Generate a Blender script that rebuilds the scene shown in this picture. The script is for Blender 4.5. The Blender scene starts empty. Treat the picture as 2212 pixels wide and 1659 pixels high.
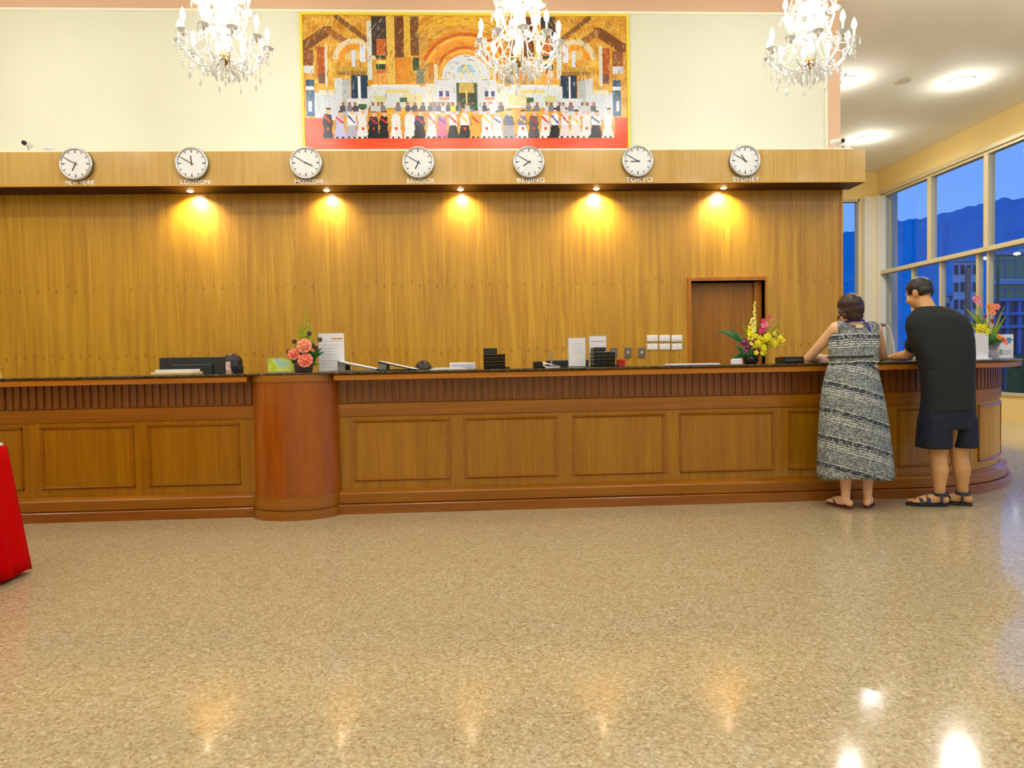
import bpy, bmesh, math, random
from mathutils import Vector, Matrix, noise
random.seed(7)
PI = math.pi
scene = bpy.context.scene
COL = scene.collection
V = Vector
# ------------------------------------------------------------------ camera
EYE = 1.15
PITCH, YAW, ROLL, FPX = .0326, .0486, -.01836, 1475.0
cp, sp, cy_, sy_ = math.cos(PITCH), math.sin(PITCH), math.cos(YAW), math.sin(YAW)
FW = V((sy_*cp, cy_*cp, -sp)); RT0 = V((cy_, -sy_, 0)); UP0 = RT0.cross(FW)
RT = RT0*math.cos(ROLL) + UP0*math.sin(ROLL); UP = -RT0*math.sin(ROLL) + UP0*math.cos(ROLL)
cam = bpy.data.cameras.new('camera'); camo = bpy.data.objects.new('camera', cam); COL.objects.link(camo)
cam.sensor_width = 36; cam.lens = FPX/2212*36; cam.clip_end = 1500
camo.matrix_world = Matrix(((RT.x, UP.x, -FW.x, 0), (RT.y, UP.y, -FW.y, 0), (RT.z, UP.z, -FW.z, EYE), (0, 0, 0, 1)))
scene.camera = camo
def ray(px, py): return FW*FPX + RT*(px-1106) + UP*(829.5-py)
def at(px, py, Y=None, Z=None, X=None):
    """point of a real plane (wall, counter front, floor) seen at a pixel of the survey photo"""
    v = ray(px, py)
    t = Y/v.y if Y is not None else ((Z-EYE)/v.z if Z is not None else X/v.x)
    return V((v.x*t, v.y*t, EYE+v.z*t))
# ------------------------------------------------------------------ tags
def tag(o, label=None, cat=None, group=None, kind=None):
    if label: o['label'] = label
    if cat: o['category'] = cat
    if group: o['group'] = group
    if kind: o['kind'] = kind
    return o
def thing(name, label, cat, loc=(0, 0, 0), group=None):
    o = bpy.data.objects.new(name, None); o.location = loc; o.empty_display_size = .05; COL.objects.link(o)
    o['o'] = 0; del o['o']
    return tag(o, label, cat, group)
def dup(root, loc, label=None, rz=None):
    r = root.copy(); COL.objects.link(r); r.location = loc
    if rz is not None: r.rotation_euler = (0, 0, rz)
    if label: r['label'] = label
    for ch in list(root.children):
        c = ch.copy(); COL.objects.link(c); c.parent = r
        for g in list(ch.children):
            d = g.copy(); COL.objects.link(d); d.parent = c
    return r
ORG = {}
def origin(p):
    if p is None: return V((0, 0, 0))
    if p.name in ORG: return ORG[p.name]
    return V(p.location)
class MB:
    """collects shapes in world coordinates, then builds ONE mesh object"""
    def __init__(s): s.v = []; s.f = []; s.m = []; s.mi = 0
    def add(s, vs, fs):
        n = len(s.v); s.v += [V(v) for v in vs]; s.f += [[i+n for i in f] for f in fs]; s.m += [s.mi]*len(fs); return s
    def box(s, x0, x1, y0, y1, z0, z1, rot=None, piv=None):
        vs = [V((x, y, z)) for x in (x0, x1) for y in (y0, y1) for z in (z0, z1)]
        if rot is not None:
            c = V(piv) if piv is not None else V(((x0+x1)/2, (y0+y1)/2, (z0+z1)/2)); vs = [c+rot@(v-c) for v in vs]
        return s.add(vs, [(0, 1, 3, 2), (4, 6, 7, 5), (0, 4, 5, 1), (2, 3, 7, 6), (0, 2, 6, 4), (1, 5, 7, 3)])
    def tube(s, pts, rad, n=10, cap=True, squash=None):
        pts = [V(p) for p in pts]
        if not hasattr(rad, '__len__'): rad = [rad]*len(pts)
        a = None; rings = []
        for i, p in enumerate(pts):
            d = (pts[min(i+1, len(pts)-1)]-pts[max(i-1, 0)])
            if d.length < 1e-9: d = V((0, 0, 1))
            d.normalize()
            if a is None: a = d.orthogonal().normalized()
            a = (a-d*a.dot(d)); a = a.normalized() if a.length > 1e-6 else d.orthogonal().normalized()
            b = d.cross(a)
            rings.append([p+(a*math.cos(2*PI*k/n)+b*math.sin(2*PI*k/n))*rad[i] for k in range(n)])
        return s.rings(rings, cap)
    def rings(s, rings, cap=True, closed=True):
        n = len(rings[0]); vs = [v for r in rings for v in r]; fs = []
        m = n if closed else n-1
        for i in range(len(rings)-1):
            for k in range(m):
                k2 = (k+1) % n; fs.append((i*n+k, i*n+k2, (i+1)*n+k2, (i+1)*n+k))
        if cap: fs.append(tuple(range(n-1, -1, -1))); fs.append(tuple((len(rings)-1)*n+k for k in range(n)))
        return s.add(vs, fs)
    def cyl(s, p0, p1, r0, r1=None, n=24): return s.tube([p0, p1], [r0, r0 if r1 is None else r1], n)
    def lathe(s, prof, c=(0, 0, 0), n=24, axis='z'):
        c = V(c); rings = []
        for r, h in prof:
            ring = []
            for k in range(n):
                t = 2*PI*k/n; a, b = r*math.cos(t), r*math.sin(t)
                ring.append(c+(V((a, b, h)) if axis == 'z' else V((a, -h, b))))
            rings.append(ring)
        if prof[0][0] > .003 and prof[-1][0] > .003: return s.rings(rings+[rings[0]], False)
        return s.rings(rings, True)
    def ell(s, c, r, rot=None, nu=16, nv=10):
        c = V(c)
        if not hasattr(r, '__len__'): r = (r, r, r)
        rings = []
        for j in range(nv+1):
            ph = -PI/2+PI*j/nv; cr = max(math.cos(ph), .02)
            ring = []
            for k in range(nu):
                t = 2*PI*k/nu; v = V((r[0]*cr*math.cos(t), r[1]*cr*math.sin(t), r[2]*math.sin(ph)))
                if rot is not None: v = rot@v
                ring.append(c+v)
            rings.append(ring)
        return s.rings(rings, True)
    def prism(s, poly, z0, z1):
        n = len(poly); vs = [(x, y, z0) for x, y in poly]+[(x, y, z1) for x, y in poly]
        return s.add(vs, [tuple(range(n-1, -1, -1)), tuple(range(n, 2*n))]+[(k, (k+1) % n, n+(k+1) % n, n+k) for k in range(n)])
    def sheet(s, grid, th=0.0):
        """grid of points -> surface; th>0 gives it thickness along the local normal"""
        R, C = len(grid), len(grid[0]); grid = [[V(p) for p in r] for r in grid]
        fs = [(i*C+k, i*C+k+1, (i+1)*C+k+1, (i+1)*C+k) for i in range(R-1) for k in range(C-1)]
        if th <= 0: return s.add([p for r in grid for p in r], fs)
        N = []
        for i in range(R):
            for k in range(C):
                a = grid[min(i+1, R-1)][k]-grid[max(i-1, 0)][k]; b = grid[i][min(k+1, C-1)]-grid[i][max(k-1, 0)]
                n_ = a.cross(b); N.append(n_.normalized() if n_.length > 1e-12 else V((0, 0, 1)))
        top = [p for r in grid for p in r]; bot = [p-n_*th for p, n_ in zip(top, N)]; M = R*C
        fs2 = [tuple(M+i for i in reversed(f)) for f in fs]; side = []
        loop = [(0, k) for k in range(C)]+[(i, C-1) for i in range(1, R)]+[(R-1, k) for k in range(C-2, -1, -1)]+[(i, 0) for i in range(R-2, 0, -1)]
        for q in range(len(loop)):
            a = loop[q]; b = loop[(q+1) % len(loop)]; ia = a[0]*C+a[1]; ib = b[0]*C+b[1]; side.append((ib, ia, M+ia, M+ib))
        return s.add(top+bot, fs+fs2+side)
    def sweep(s, path, prof):
        """path: (x,y,nx,ny) with outward normals; prof: closed polygon of (outward, z)"""
        rings = [[(x+nx*o, y+ny*o, z) for o, z in prof] for x, y, nx, ny in path]
        return s.rings(rings, True)
    def build(s, name, mats, parent=None, smooth=False, loc=None, bevel=0, auto=None, fix=True):
        org = V(loc) if loc is not None else origin(parent)
        me = bpy.data.meshes.new(name); me.from_pydata([tuple(v-org) for v in s.v], [], s.f)
        if not isinstance(mats, (list, tuple)): mats = [mats]
        for m in mats: me.materials.append(m)
        if len(mats) > 1: me.polygons.foreach_set('material_index', s.m)
        if fix:
            bm = bmesh.new(); bm.from_mesh(me); bmesh.ops.recalc_face_normals(bm, faces=bm.faces); bm.to_mesh(me); bm.free()
        if smooth: me.polygons.foreach_set('use_smooth', [True]*len(me.polygons))
        o = bpy.data.objects.new(name, me); COL.objects.link(o)
        if parent is not None: o.parent = parent
        else: o.location = org
        ORG[o.name] = org
        if auto: me.set_sharp_from_angle(angle=math.radians(auto))
        if bevel:
            b = o.modifiers.new('bevel', 'BEVEL'); b.width = bevel; b.segments = 2; b.limit_method = 'ANGLE'
        return o
def fuse(mb, name, mat, parent=None, voxel=.006, smooth=4, loc=None, cut=None, keep=None):
    """voxel-union of overlapping shapes into one continuous skin"""
    o = mb.build(name+'_raw', mat, parent, loc=loc)
    r = o.modifiers.new('r', 'REMESH'); r.mode = 'VOXEL'; r.voxel_size = voxel; r.use_smooth_shade = True
    sm = o.modifiers.new('s', 'SMOOTH'); sm.iterations = smooth; sm.factor = .5
    dg = bpy.context.evaluated_depsgraph_get(); me = bpy.data.meshes.new_from_object(o.evaluated_get(dg))
    org = ORG[o.name]; raw = o.data; raw_name = o.name; loc_ = V(o.location)
    bpy.data.objects.remove(o); bpy.data.meshes.remove(raw)
    me.name = name
    if keep:
        bm = bmesh.new(); bm.from_mesh(me)
        bmesh.ops.delete(bm, geom=[v for v in bm.verts if not keep(v.co+org)], context='VERTS'); bm.to_mesh(me); bm.free()
    me.polygons.foreach_set('use_smooth', [True]*len(me.polygons))
    me.materials.clear(); me.materials.append(mat)
    o = bpy.data.objects.new(name, me); COL.objects.link(o)
    if parent is not None: o.parent = parent
    else: o.location = loc_
    ORG[o.name] = org
    return o
def rotX(a): return Matrix.Rotation(a, 3, 'X')
def rotY(a): return Matrix.Rotation(a, 3, 'Y')
def rotZ(a): return Matrix.Rotation(a, 3, 'Z')
# ------------------------------------------------------------------ materials
def lin(c):
    def f(u): u /= 255.; return u/12.92 if u <= .04045 else ((u+.055)/1.055)**2.4
    return (f(c[0]), f(c[1]), f(c[2]), 1)
class N:
    def __init__(s, m): s.m = m; m.use_nodes = True; s.t = m.node_tree; s.b = s.t.nodes.get('Principled BSDF')
    def n(s, typ, **k):
        x = s.t.nodes.new(typ)
        for a, b in k.items(): setattr(x, a, b)
        return x
    def l(s, a, b): s.t.links.new(a, b)
    def ramp(s, fac, stops, interp='LINEAR'):
        r = s.n('ShaderNodeValToRGB'); r.color_ramp.interpolation = interp; e = r.color_ramp.elements
        while len(e) < len(stops): e.new(.5)
        for q, (p, c) in zip(e, stops): q.position = p; q.color = c if len(c) == 4 else (*c, 1)
        s.l(fac, r.inputs[0]); return r.outputs[0]
    def math(s, op, a, b=None, c=None):
        x = s.n('ShaderNodeMath', operation=op)
        for i, q in enumerate((a, b, c)):
            if q is None: continue
            if isinstance(q, (int, float)): x.inputs[i].default_value = q
            else: s.l(q, x.inputs[i])
        return x.outputs[0]
    def mix(s, fac, a, b, mode='MIX'):
        x = s.n('ShaderNodeMix', data_type='RGBA', blend_type=mode)
        for q, i in ((fac, 0), (a, 6), (b, 7)):
            if isinstance(q, (int, float)): x.inputs[i].default_value = q
            elif isinstance(q, tuple): x.inputs[i].default_value = q
            else: s.l(q, x.inputs[i])
        return x.outputs[2]
    def pos(s, scale=(1, 1, 1), obj=False):
        mp = s.n('ShaderNodeMapping'); mp.inputs['Scale'].default_value = scale
        if obj: s.l(s.n('ShaderNodeTexCoord').outputs['Object'], mp.inputs[0])
        else: s.l(s.n('ShaderNodeNewGeometry').outputs['Position'], mp.inputs[0])
        return mp.outputs[0]
    def noise(s, vec, scale=1, detail=4, rough=.6, dist=0):
        x = s.n('ShaderNodeTexNoise'); x.inputs['Scale'].default_value = scale; x.inputs['Detail'].default_value = detail
        x.inputs['Roughness'].default_value = rough; x.inputs['Distortion'].default_value = dist; s.l(vec, x.inputs['Vector']); return x.outputs[0]
def mat(name, rgb, rough=.5, metal=0, spec=.5, var=0, vs=8, emit=None, es=0, trans=0, alpha=1, coat=0):
    m = bpy.data.materials.new(name); k = N(m); c = lin(rgb)
    k.b.inputs['Base Color'].default_value = c; k.b.inputs['Roughness'].default_value = rough; k.b.inputs['Metallic'].default_value = metal
    k.b.inputs['Specular IOR Level'].default_value = spec; k.b.inputs['Transmission Weight'].default_value = trans; k.b.inputs['Coat Weight'].default_value = coat
    v = var if var else .04
    nz = k.noise(k.pos(obj=True), vs, 3)
    col = k.mix(nz, tuple(max(0, u*(1-v)) for u in c[:3])+(1,), tuple(min(1, u*(1+v)) for u in c[:3])+(1,)); k.l(col, k.b.inputs['Base Color'])
    if emit: k.b.inputs['Emission Color'].default_value = lin(emit); k.b.inputs['Emission Strength'].default_value = es
    return m
def wood(name, dark, mid, light, scale=(14, 14, .55), rough=.3, seam=None, knots=False, coat=.3, fine=90, contrast=1, spec=.5, cr=.12):
    m = bpy.data.materials.new(name); k = N(m)
    v = k.pos(scale); a = k.noise(v, 1, 6, .65, .6)
    sc2 = tuple(q*5 if q > 2 else q*1.6 for q in scale); b = k.noise(k.pos(sc2), 1, 3, .7)
    f = k.math('ADD', k.math('MULTIPLY', a, .62), k.math('MULTIPLY', b, .38))
    lo, hi = .5-.22*contrast, .5+.2*contrast
    col = k.ramp(f, [(max(0, .30), lin(dark)), (.5, lin(mid)), (.72, lin(light))])
    if seam:
        sep = k.n('ShaderNodeSeparateXYZ'); k.l(k.n('ShaderNodeNewGeometry').outputs['Position'], sep.inputs[0])
        u = k.math('DIVIDE', k.math('ADD', sep.outputs[0], seam[1]), seam[0])
        fr = k.math('FRACT', u); fl = k.math('FLOOR', u)
        wn = k.n('ShaderNodeTexWhiteNoise', noise_dimensions='1D'); k.l(fl, wn.inputs[1])
        tone = k.math('ADD', k.math('MULTIPLY', wn.outputs[0], .16), .90)
        line = k.math('LESS_THAN', fr, .004)
        tone = k.math('MULTIPLY', tone, k.math('SUBTRACT', 1, k.math('MULTIPLY', line, .3)))
        cc = k.n('ShaderNodeCombineXYZ'); [k.l(tone, cc.inputs[i]) for i in range(3)]
        col = k.mix(1.0, col, cc.outputs[0], 'MULTIPLY')
        if knots:
            # book-matched veneer: rows of small knots that repeat with each leaf
            wob = k.math('MULTIPLY', k.math('SUBTRACT', k.noise(k.pos((3, 3, 3)), 1, 1), .5), .10)
            tot = None
            for z0, per, off, rr in ((1.28, .199, .02, .020), (1.30, .199, .12, .016), (2.02, .199, .05, .017), (2.06, .199, .14, .014), (1.16, .199, .07, .013)):
                dx = k.math('MULTIPLY', k.math('SUBTRACT', k.math('FRACT', k.math('DIVIDE', k.math('ADD', sep.outputs[0], 20+off), per)), .5), per)
                dz = k.math('MULTIPLY', k.math('ADD', k.math('SUBTRACT', sep.outputs[2], z0), wob), .55)
                d = k.math('SQRT', k.math('ADD', k.math('MULTIPLY', dx, dx), k.math('MULTIPLY', dz, dz)))
                g = k.math('MAXIMUM', k.math('SUBTRACT', 1, k.math('DIVIDE', d, rr)), 0)
                tot = g if tot is None else k.math('ADD', tot, g)
            amt = k.math('MULTIPLY', k.math('MINIMUM', tot, 1), k.noise(k.pos((2.2, 2.2, 2.2)), 1, 1))
            col = k.mix(k.math('MINIMUM', k.math('MULTIPLY', amt, 1.0), .8), col, lin((92, 48, 8)))
    k.l(col, k.b.inputs['Base Color']); k.b.inputs['Roughness'].default_value = rough; k.b.inputs['Coat Weight'].default_value = coat
    k.b.inputs['Coat Roughness'].default_value = cr; k.b.inputs['Specular IOR Level'].default_value = spec
    bp = k.n('ShaderNodeBump'); bp.inputs['Strength'].default_value = .05; k.l(f, bp.inputs['Height']); k.l(bp.outputs[0], k.b.inputs['Normal'])
    return m
W_WALL = wood('veneer_wall', (158, 103, 5), (193, 144, 20), (221, 176, 46), scale=(16, 16, .7), rough=.36, seam=(1.22, 40*1.22+3.56), knots=True, coat=.6, cr=.38)
W_SOFF = wood('veneer_bulkhead', (184, 142, 62), (206, 168, 90), (220, 184, 108), scale=(18, 18, .8), rough=.35, seam=(1.22, 40*1.22+3.2), coat=.2)
W_COUNT = wood('counter_panel_wood', (136, 84, 0), (160, 107, 1), (184, 132, 6), scale=(22, 22, 1.2), rough=.33)
W_RAIL = wood('counter_rail_wood', (128, 76, 0), (150, 90, 1), (174, 112, 6), scale=(1.0, 1.0, 26), rough=.32)
W_PIL = wood('counter_pilaster_wood', (130, 64, 0), (154, 78, 0), (176, 96, 3), scale=(13, 13, .8), rough=.3)
W_DARK = wood('fluted_frieze_wood', (106, 54, 3), (132, 74, 5), (156, 94, 12), scale=(20, 20, 1), rough=.38)
W_DOOR = wood('door_wood', (136, 84, 5), (160, 104, 8), (184, 126, 18), scale=(20, 20, .9), rough=.36)
def flat_wall(name, rgb, rough=.7, bump=.02):
    m = bpy.data.materials.new(name); k = N(m); c = lin(rgb)
    nz = k.noise(k.pos((1, 1, 1)), 1.3, 3); col = k.mix(nz, tuple(u*.96 for u in c[:3])+(1,), tuple(min(1, u*1.03) for u in c[:3])+(1,))
    k.l(col, k.b.inputs['Base Color']); k.b.inputs['Roughness'].default_value = rough
    bp = k.n('ShaderNodeBump'); bp.inputs['Strength'].default_value = bump; k.l(k.noise(k.pos((1, 1, 1)), 120, 2), bp.inputs['Height']); k.l(bp.outputs[0], k.b.inputs['Normal'])
    return m
M_CREAM = flat_wall('cream_paint', (226, 229, 212), .5)
M_TRIM = flat_wall('white_trim_paint', (246, 244, 226), .5)
M_SALMON = flat_wall('salmon_paint', (220, 182, 152), .55)
M_CEIL = flat_wall('ceiling_paint', (242, 238, 224), .8)
M_YEL = flat_wall('yellow_ochre_paint', (238, 208, 136), .7)
M_PILLAR = flat_wall('pale_column_paint', (226, 216, 188), .6)
M_ALU = mat('window_frame_aluminium', (206, 190, 150), .4, .2)
# floor: speckled polished granite
def floor_mat():
    m = bpy.data.materials.new('speckled_granite_floor'); k = N(m)
    p = k.pos((1, 1, 1))
    vo = k.n('ShaderNodeTexVoronoi'); vo.inputs['Scale'].default_value = 95; k.l(p, vo.inputs['Vector'])
    sp_ = k.n('ShaderNodeSeparateColor'); k.l(vo.outputs['Color'], sp_.inputs[0])
    c1 = k.ramp(sp_.outputs[0], [(0, lin((132, 108, 74))), (.16, lin((156, 142, 104))), (.42, lin((174, 163, 126))), (.66, lin((190, 181, 149))), (.86, lin((184, 150, 112))), (1, lin((216, 208, 186)))])
    vo2 = k.n('ShaderNodeTexVoronoi'); vo2.inputs['Scale'].default_value = 150; k.l(p, vo2.inputs['Vector'])
    sp2 = k.n('ShaderNodeSeparateColor'); k.l(vo2.outputs['Color'], sp2.inputs[0])
    c2 = k.ramp(sp2.outputs[1], [(0, lin((140, 116, 80))), (.5, lin((178, 162, 126))), (1, lin((210, 200, 174)))])
    c = k.mix(.38, c1, c2)
    big = k.noise(p, 1.6, 3); c = k.mix(k.math('MULTIPLY', big, .35), c, lin((166, 144, 102)))
    # slab joints, 0.8 m, very fine
    sep = k.n('ShaderNodeSeparateXYZ'); k.l(p, sep.inputs[0])
    jx = k.math('LESS_THAN', k.math('FRACT', k.math('DIVIDE', k.math('ADD', sep.outputs[0], 40.1), .8)), .003)
    jy = k.math('LESS_THAN', k.math('FRACT', k.math('DIVIDE', k.math('ADD', sep.outputs[1], 40.22), .8)), .003)
    c = k.mix(k.math('MULTIPLY', k.math('MAXIMUM', jx, jy), .35), c, lin((120, 95, 55)))
    k.l(c, k.b.inputs['Base Color']); k.b.inputs['Roughness'].default_value = .09; k.b.inputs['Specular IOR Level'].default_value = .5
    rr = k.math('ADD', k.math('MULTIPLY', sp2.outputs[0], .06), .07); k.l(rr, k.b.inputs['Roughness'])
    return m
M_FLOOR = floor_mat()
def granite():
    m = bpy.data.materials.new('dark_granite_top'); k = N(m)
    vo = k.n('ShaderNodeTexVoronoi'); vo.inputs['Scale'].default_value = 160; k.l(k.pos(), vo.inputs['Vector'])
    s_ = k.n('ShaderNodeSeparateColor'); k.l(vo.outputs['Color'], s_.inputs[0])
    k.l(k.ramp(s_.outputs[0], [(0, lin((24, 18, 12))), (.6, lin((66, 54, 38))), (1, lin((128, 114, 88)))]), k.b.inputs['Base Color']); k.b.inputs['Roughness'].default_value = .12
    return m
M_GRAN = granite()
# ------------------------------------------------------------------ setting
YW, YF = 7.80, 7.47          # wood wall face, bulkhead face
ZS0, ZS1 = 3.08, 3.44        # bulkhead bottom, top
ZU, ZC = 5.06, 5.22          # cream panel top, ceiling
XE, XL, XR, YB, YBK = 4.24, -8.0, 8.95, 14.9, -5.5
def struct(mb, name, m, parent=None, **k): 
    o = mb.build(name, m, parent, **k)
    if parent is None: o['kind'] = 'structure'
    return o
struct(MB().box(XL-.2, XR+.2, YBK-.2, YB+.2, -.1, 0), 'floor', M_FLOOR)
struct(MB().box(XL-.2, XR+.2, YBK-.2, YB+.2, ZC, ZC+.15), 'ceiling', M_CEIL)
struct(MB().box(XL-.2, XL, YBK, YB, 0, ZC), 'wall_left', M_YEL)
struct(MB().box(XL, XR, YBK-.2, YBK, 0, ZC), 'wall_front', M_CREAM)
# back wall: wood veneer with a doorway, cream above
DX0, DX1, DZ = 2.465, 3.335, 2.04
TW = 1.2
mb = MB().box(XL, DX0, YW, YW+TW, 0, ZS1); mb.box(DX1, XE, YW, YW+TW, 0, ZS1); mb.box(DX0, DX1, YW, YW+TW, DZ, ZS1); mb.box(DX0, DX1, YW+.2, YW+TW, 0, DZ)
struct(mb, 'wall_back', W_WALL)
struct(MB().box(XL, 4.07, YW, YW+TW, ZS1, ZU), 'wall_upper', M_CREAM)
mb = MB().box(XL, XE, YW-.03, YW+TW, ZU+.03, ZC); mb.box(4.085, 4.225, YW-.03, YW+TW, ZS1-.02, ZU+.03)
struct(mb, 'trim_1', M_SALMON)
mb = MB().box(XL, 4.07, YW-.02, YW, ZU, ZU+.03).box(4.06, 4.085, YW-.02, YW+.02, ZS1, ZU+.03).box(XL, 4.2, YF+.0, YW, ZS1, ZS1+.018)
struct(mb, 'trim_2', M_TRIM)
# bulkhead (boxed beam with clocks)
mb = MB().box(XL, 4.345, YF, YW, ZS0, ZS1)
bh = struct(mb, 'trim_3', W_SOFF)
struct(MB().box(XL+.01, 4.335, YF+.012, YW-.005, ZS0-.006, ZS0+.002), 'underside_shade_board', mat('shade_toned_underside', (62, 26, 8), .6), bh)  # shade under the bulkhead put in as a dark brown board
struct(MB().box(XL, 4.35, YF-.012, YF+.03, ZS0-.004, ZS0+.016), 'beam_edge_strip', wood('light_edge_wood', (190, 140, 50), (206, 158, 66), (220, 174, 84), scale=(1, 1, 30)), bh)
# end strip of the veneer wall
struct(MB().box(XE-.005, XE+.022, YW-.012, YW+.4, 0, ZS0), 'trim_4', wood('corner_lipping', (176, 122, 20), (196, 142, 34), (214, 160, 50), scale=(12, 12, .6)))
# door in the veneer wall
d = bpy.data.objects.new('door_1', None); COL.objects.link(d); d.location = (DX0, YW+.12, 0); d['kind'] = 'structure'
MB().box(DX0+.01, DX1-.01, YW+.13, YW+.17, 0.005, DZ-.01).build('door_leaf', W_DOOR, d, bevel=.002)
mb = MB(); a, b = .042, .02
mb.box(DX0-a, DX0, YW-b, YW+.19, 0, DZ+a).box(DX1, DX1+a*.35, YW-b, YW+.19, 0, DZ+a).box(DX0, DX1, YW-b, YW+.19, DZ, DZ+a)
mb.box(DX1-.085, DX1, YW+.085, YW+.128, 0, DZ)
mb.build('door_frame', wood('door_frame_wood', (150, 86, 14), (172, 106, 20), (192, 128, 30), scale=(9, 9, 1)), d, bevel=.002)
hd = MB(); hd.lathe([(.0, 0), (.024, 0), (.024, .008), (.009, .012), (.009, .045), (.024, .052), (.026, .07), (.014, .08), (0, .081)], (DX0+.08, YW+.13, 1.0), 16, 'y')
hd.build('door_handle', mat('satin_steel', (180, 178, 172), .3, 1), d, smooth=True)
# small lintel line under the bulkhead's shadow, far bay walls
M_BAYW = M_YEL
WX0, WX1, WZ1 = 8.12, 8.53, 4.62
mb = MB().box(XE, WX0, YB, YB+.2, 0, ZC).box(WX0, WX1, YB, YB+.2, WZ1, ZC).box(WX1, XR+.2, YB, YB+.2, 0, ZC).box(WX0, WX1, YB, YB+.2, 0, .4).box(XL, XE, YB, YB+.2, 0, ZC)
struct(mb, 'wall_far', M_YEL)
# pale corner column
mb = MB().box(8.56, 8.93, YB-.16, YB+.0, 0, 4.64).box(8.80, 8.98, YB-.26, YB-.1, 0, 4.64)
struct(mb, 'trim_5', M_PILLAR, bevel=.006)
GH, GT0, GT1 = 4.67, 2.92, 3.00   # window head, transom
YG0 = -4.5
mb = MB().box(XR, XR+.2, YBK, YB, GH, ZC).box(XR, XR+.2, YBK, YB, 0, .42).box(XR, XR+.2, YBK, YG0, .42, GH).box(XR, XR+.2, 14.72, YB, .42, GH)
struct(mb, 'wall_right', M_YEL)
mb = MB().box(XR-.06, XR+.02, YG0, 14.74, GH, GH+.06).box(XR-.03, XR+.1, YG0, 14.74, GH+.06, GH+.09)
struct(mb, 'trim_6', M_ALU)
def glass(name):
    m = bpy.data.materials.new(name); k = N(m); t = k.t; t.nodes.remove(k.b); out = [n for n in t.nodes if n.type == 'OUTPUT_MATERIAL'][0]
    tr = k.n('ShaderNodeBsdfTransparent'); tr.inputs[0].default_value = (.93, .96, .97, 1); gl = k.n('ShaderNodeBsdfGlossy'); gl.inputs['Roughness'].default_value = .0
    lw = k.n('ShaderNodeLayerWeight'); fq = k.math('ADD', k.math('MULTIPLY', k.math('POWER', lw.outputs['Facing'], 5), .35), .02); mx = k.n('ShaderNodeMixShader')
    k.l(fq, mx.inputs[0]); k.l(tr.outputs[0], mx.inputs[1]); k.l(gl.outputs[0], mx.inputs[2]); k.l(mx.outputs[0], out.inputs[0])
    return m
M_GLASS = glass('window_glass')
M_GASK = mat('dark_window_gasket', (40, 40, 44), .5)
w = bpy.data.objects.new('window_1', None); COL.objects.link(w); w.location = (XR, 14.7, .42); w['kind'] = 'structure'
mb = MB().box(XR-.02, XR+.10, YG0, 14.72, GH-.05, GH).box(XR-.02, XR+.10, YG0, 14.72, .42, .47).box(XR-.02, XR+.1, 14.66, 14.72, .42, GH).box(XR-.02, XR+.1, YG0, YG0+.05, .42, GH)
mb.build('window_frame', M_ALU, w)
MB().box(XR-.10, XR+.10, YG0, 14.86, GT0, GT1).build('window_transom', M_ALU, w, bevel=.004)
ups = [13.13, 11.62, 10.1, 8.6, 7.1, 5.6, 4.1, 2.6, 1.1, -.4, -1.9, -3.4]
edges = [14.68]+ups+[YG0]
for y in ups: MB().box(XR-.03, XR+.10, y-.055, y+.055, GT1, GH-.05).build('mullion', M_ALU, w, bevel=.003)
lows = [13.65, 12.80, 11.82, 11.57, 10.1, 8.6, 7.1, 5.6, 4.1, 2.6, 1.1, -.4, -1.9, -3.4]
for y in lows: MB().box(XR-.03, XR+.07, y-.028, y+.028, .47, GT0).build('mullion', M_ALU, w, bevel=.002)
for a, b in zip(edges[:-1], edges[1:]): MB().box(XR+.03, XR+.038, b, a, GT1, GH-.04).build('window_pane', M_GLASS, w)
le = [14.68]+lows+[YG0]
for a, b in zip(le[:-1], le[1:]): MB().box(XR+.03, XR+.038, b, a, .46, GT0).build('window_pane', M_GLASS, w)
w = bpy.data.objects.new('window_2', None); COL.objects.link(w); w.location = (8.3, YB, .4); w['kind'] = 'structure'
MB().box(WX0, WX0+.03, YB-.0, YB+.12, .4, WZ1).box(WX1-.03, WX1, YB, YB+.12, .4, WZ1).box(WX0, WX1, YB, YB+.12, WZ1-.06, WZ1).box(WX0, WX1, YB, YB+.12, .4, .46).build('window_frame', M_ALU, w)
MB().box(WX0+.03, WX1-.03, YB+.06, YB+.068, .46, WZ1-.06).build('window_pane', M_GLASS, w)
# outside column close to the glass
struct(MB().box(9.33, 9.66, 15.3, 15.62, -.3, 5.6), 'trim_7', mat('grey_outside_column', (216, 206, 196), .7), bevel=.01)

# ------------------------------------------------------------------ reception counter
YP, RC, CX = 5.36, 1.51, 3.51          # panel face, arc radius of that face, arc start
CYC = YP+RC
def cpath(x0, x1=None, yend=None, step=.12):
    """front line of the counter from x0 to the arc, round it, back to yend"""
    P = []; 
    xs = [x0, x1 if x1 is not None else CX]
    P += [(xs[0], YP, 0, -1), (min(xs[1], CX), YP, 0, -1)]
    return P
def arc(s0, s1, n=None):
    """points along the counter line, s = metres past the arc start (negative = straight part)"""
    L = RC*PI/2; n = n or max(2, int((s1-s0)/.05)); out = []
    ss = sorted(set([s0+(s1-s0)*i/n for i in range(n+1)]))
    for s in ss:
        if s <= 0: out.append((CX+s, YP, 0, -1))
        elif s < L:
            t = s/RC; out.append((CX+RC*math.sin(t), CYC-RC*math.cos(t), math.sin(t), -math.cos(t)))
        else: out.append((CX+RC, CYC+(s-L), 1, 0))
    return out
PX0, PX1, PXC = -1.735, -1.09, -1.4125      # pilaster limits
S_END = RC*PI/2+1.6
ctr = thing('reception_counter', 'long polished wooden reception counter with framed panels, half round pilaster and curved right end', 'counter', (0, YP, 0))
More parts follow.
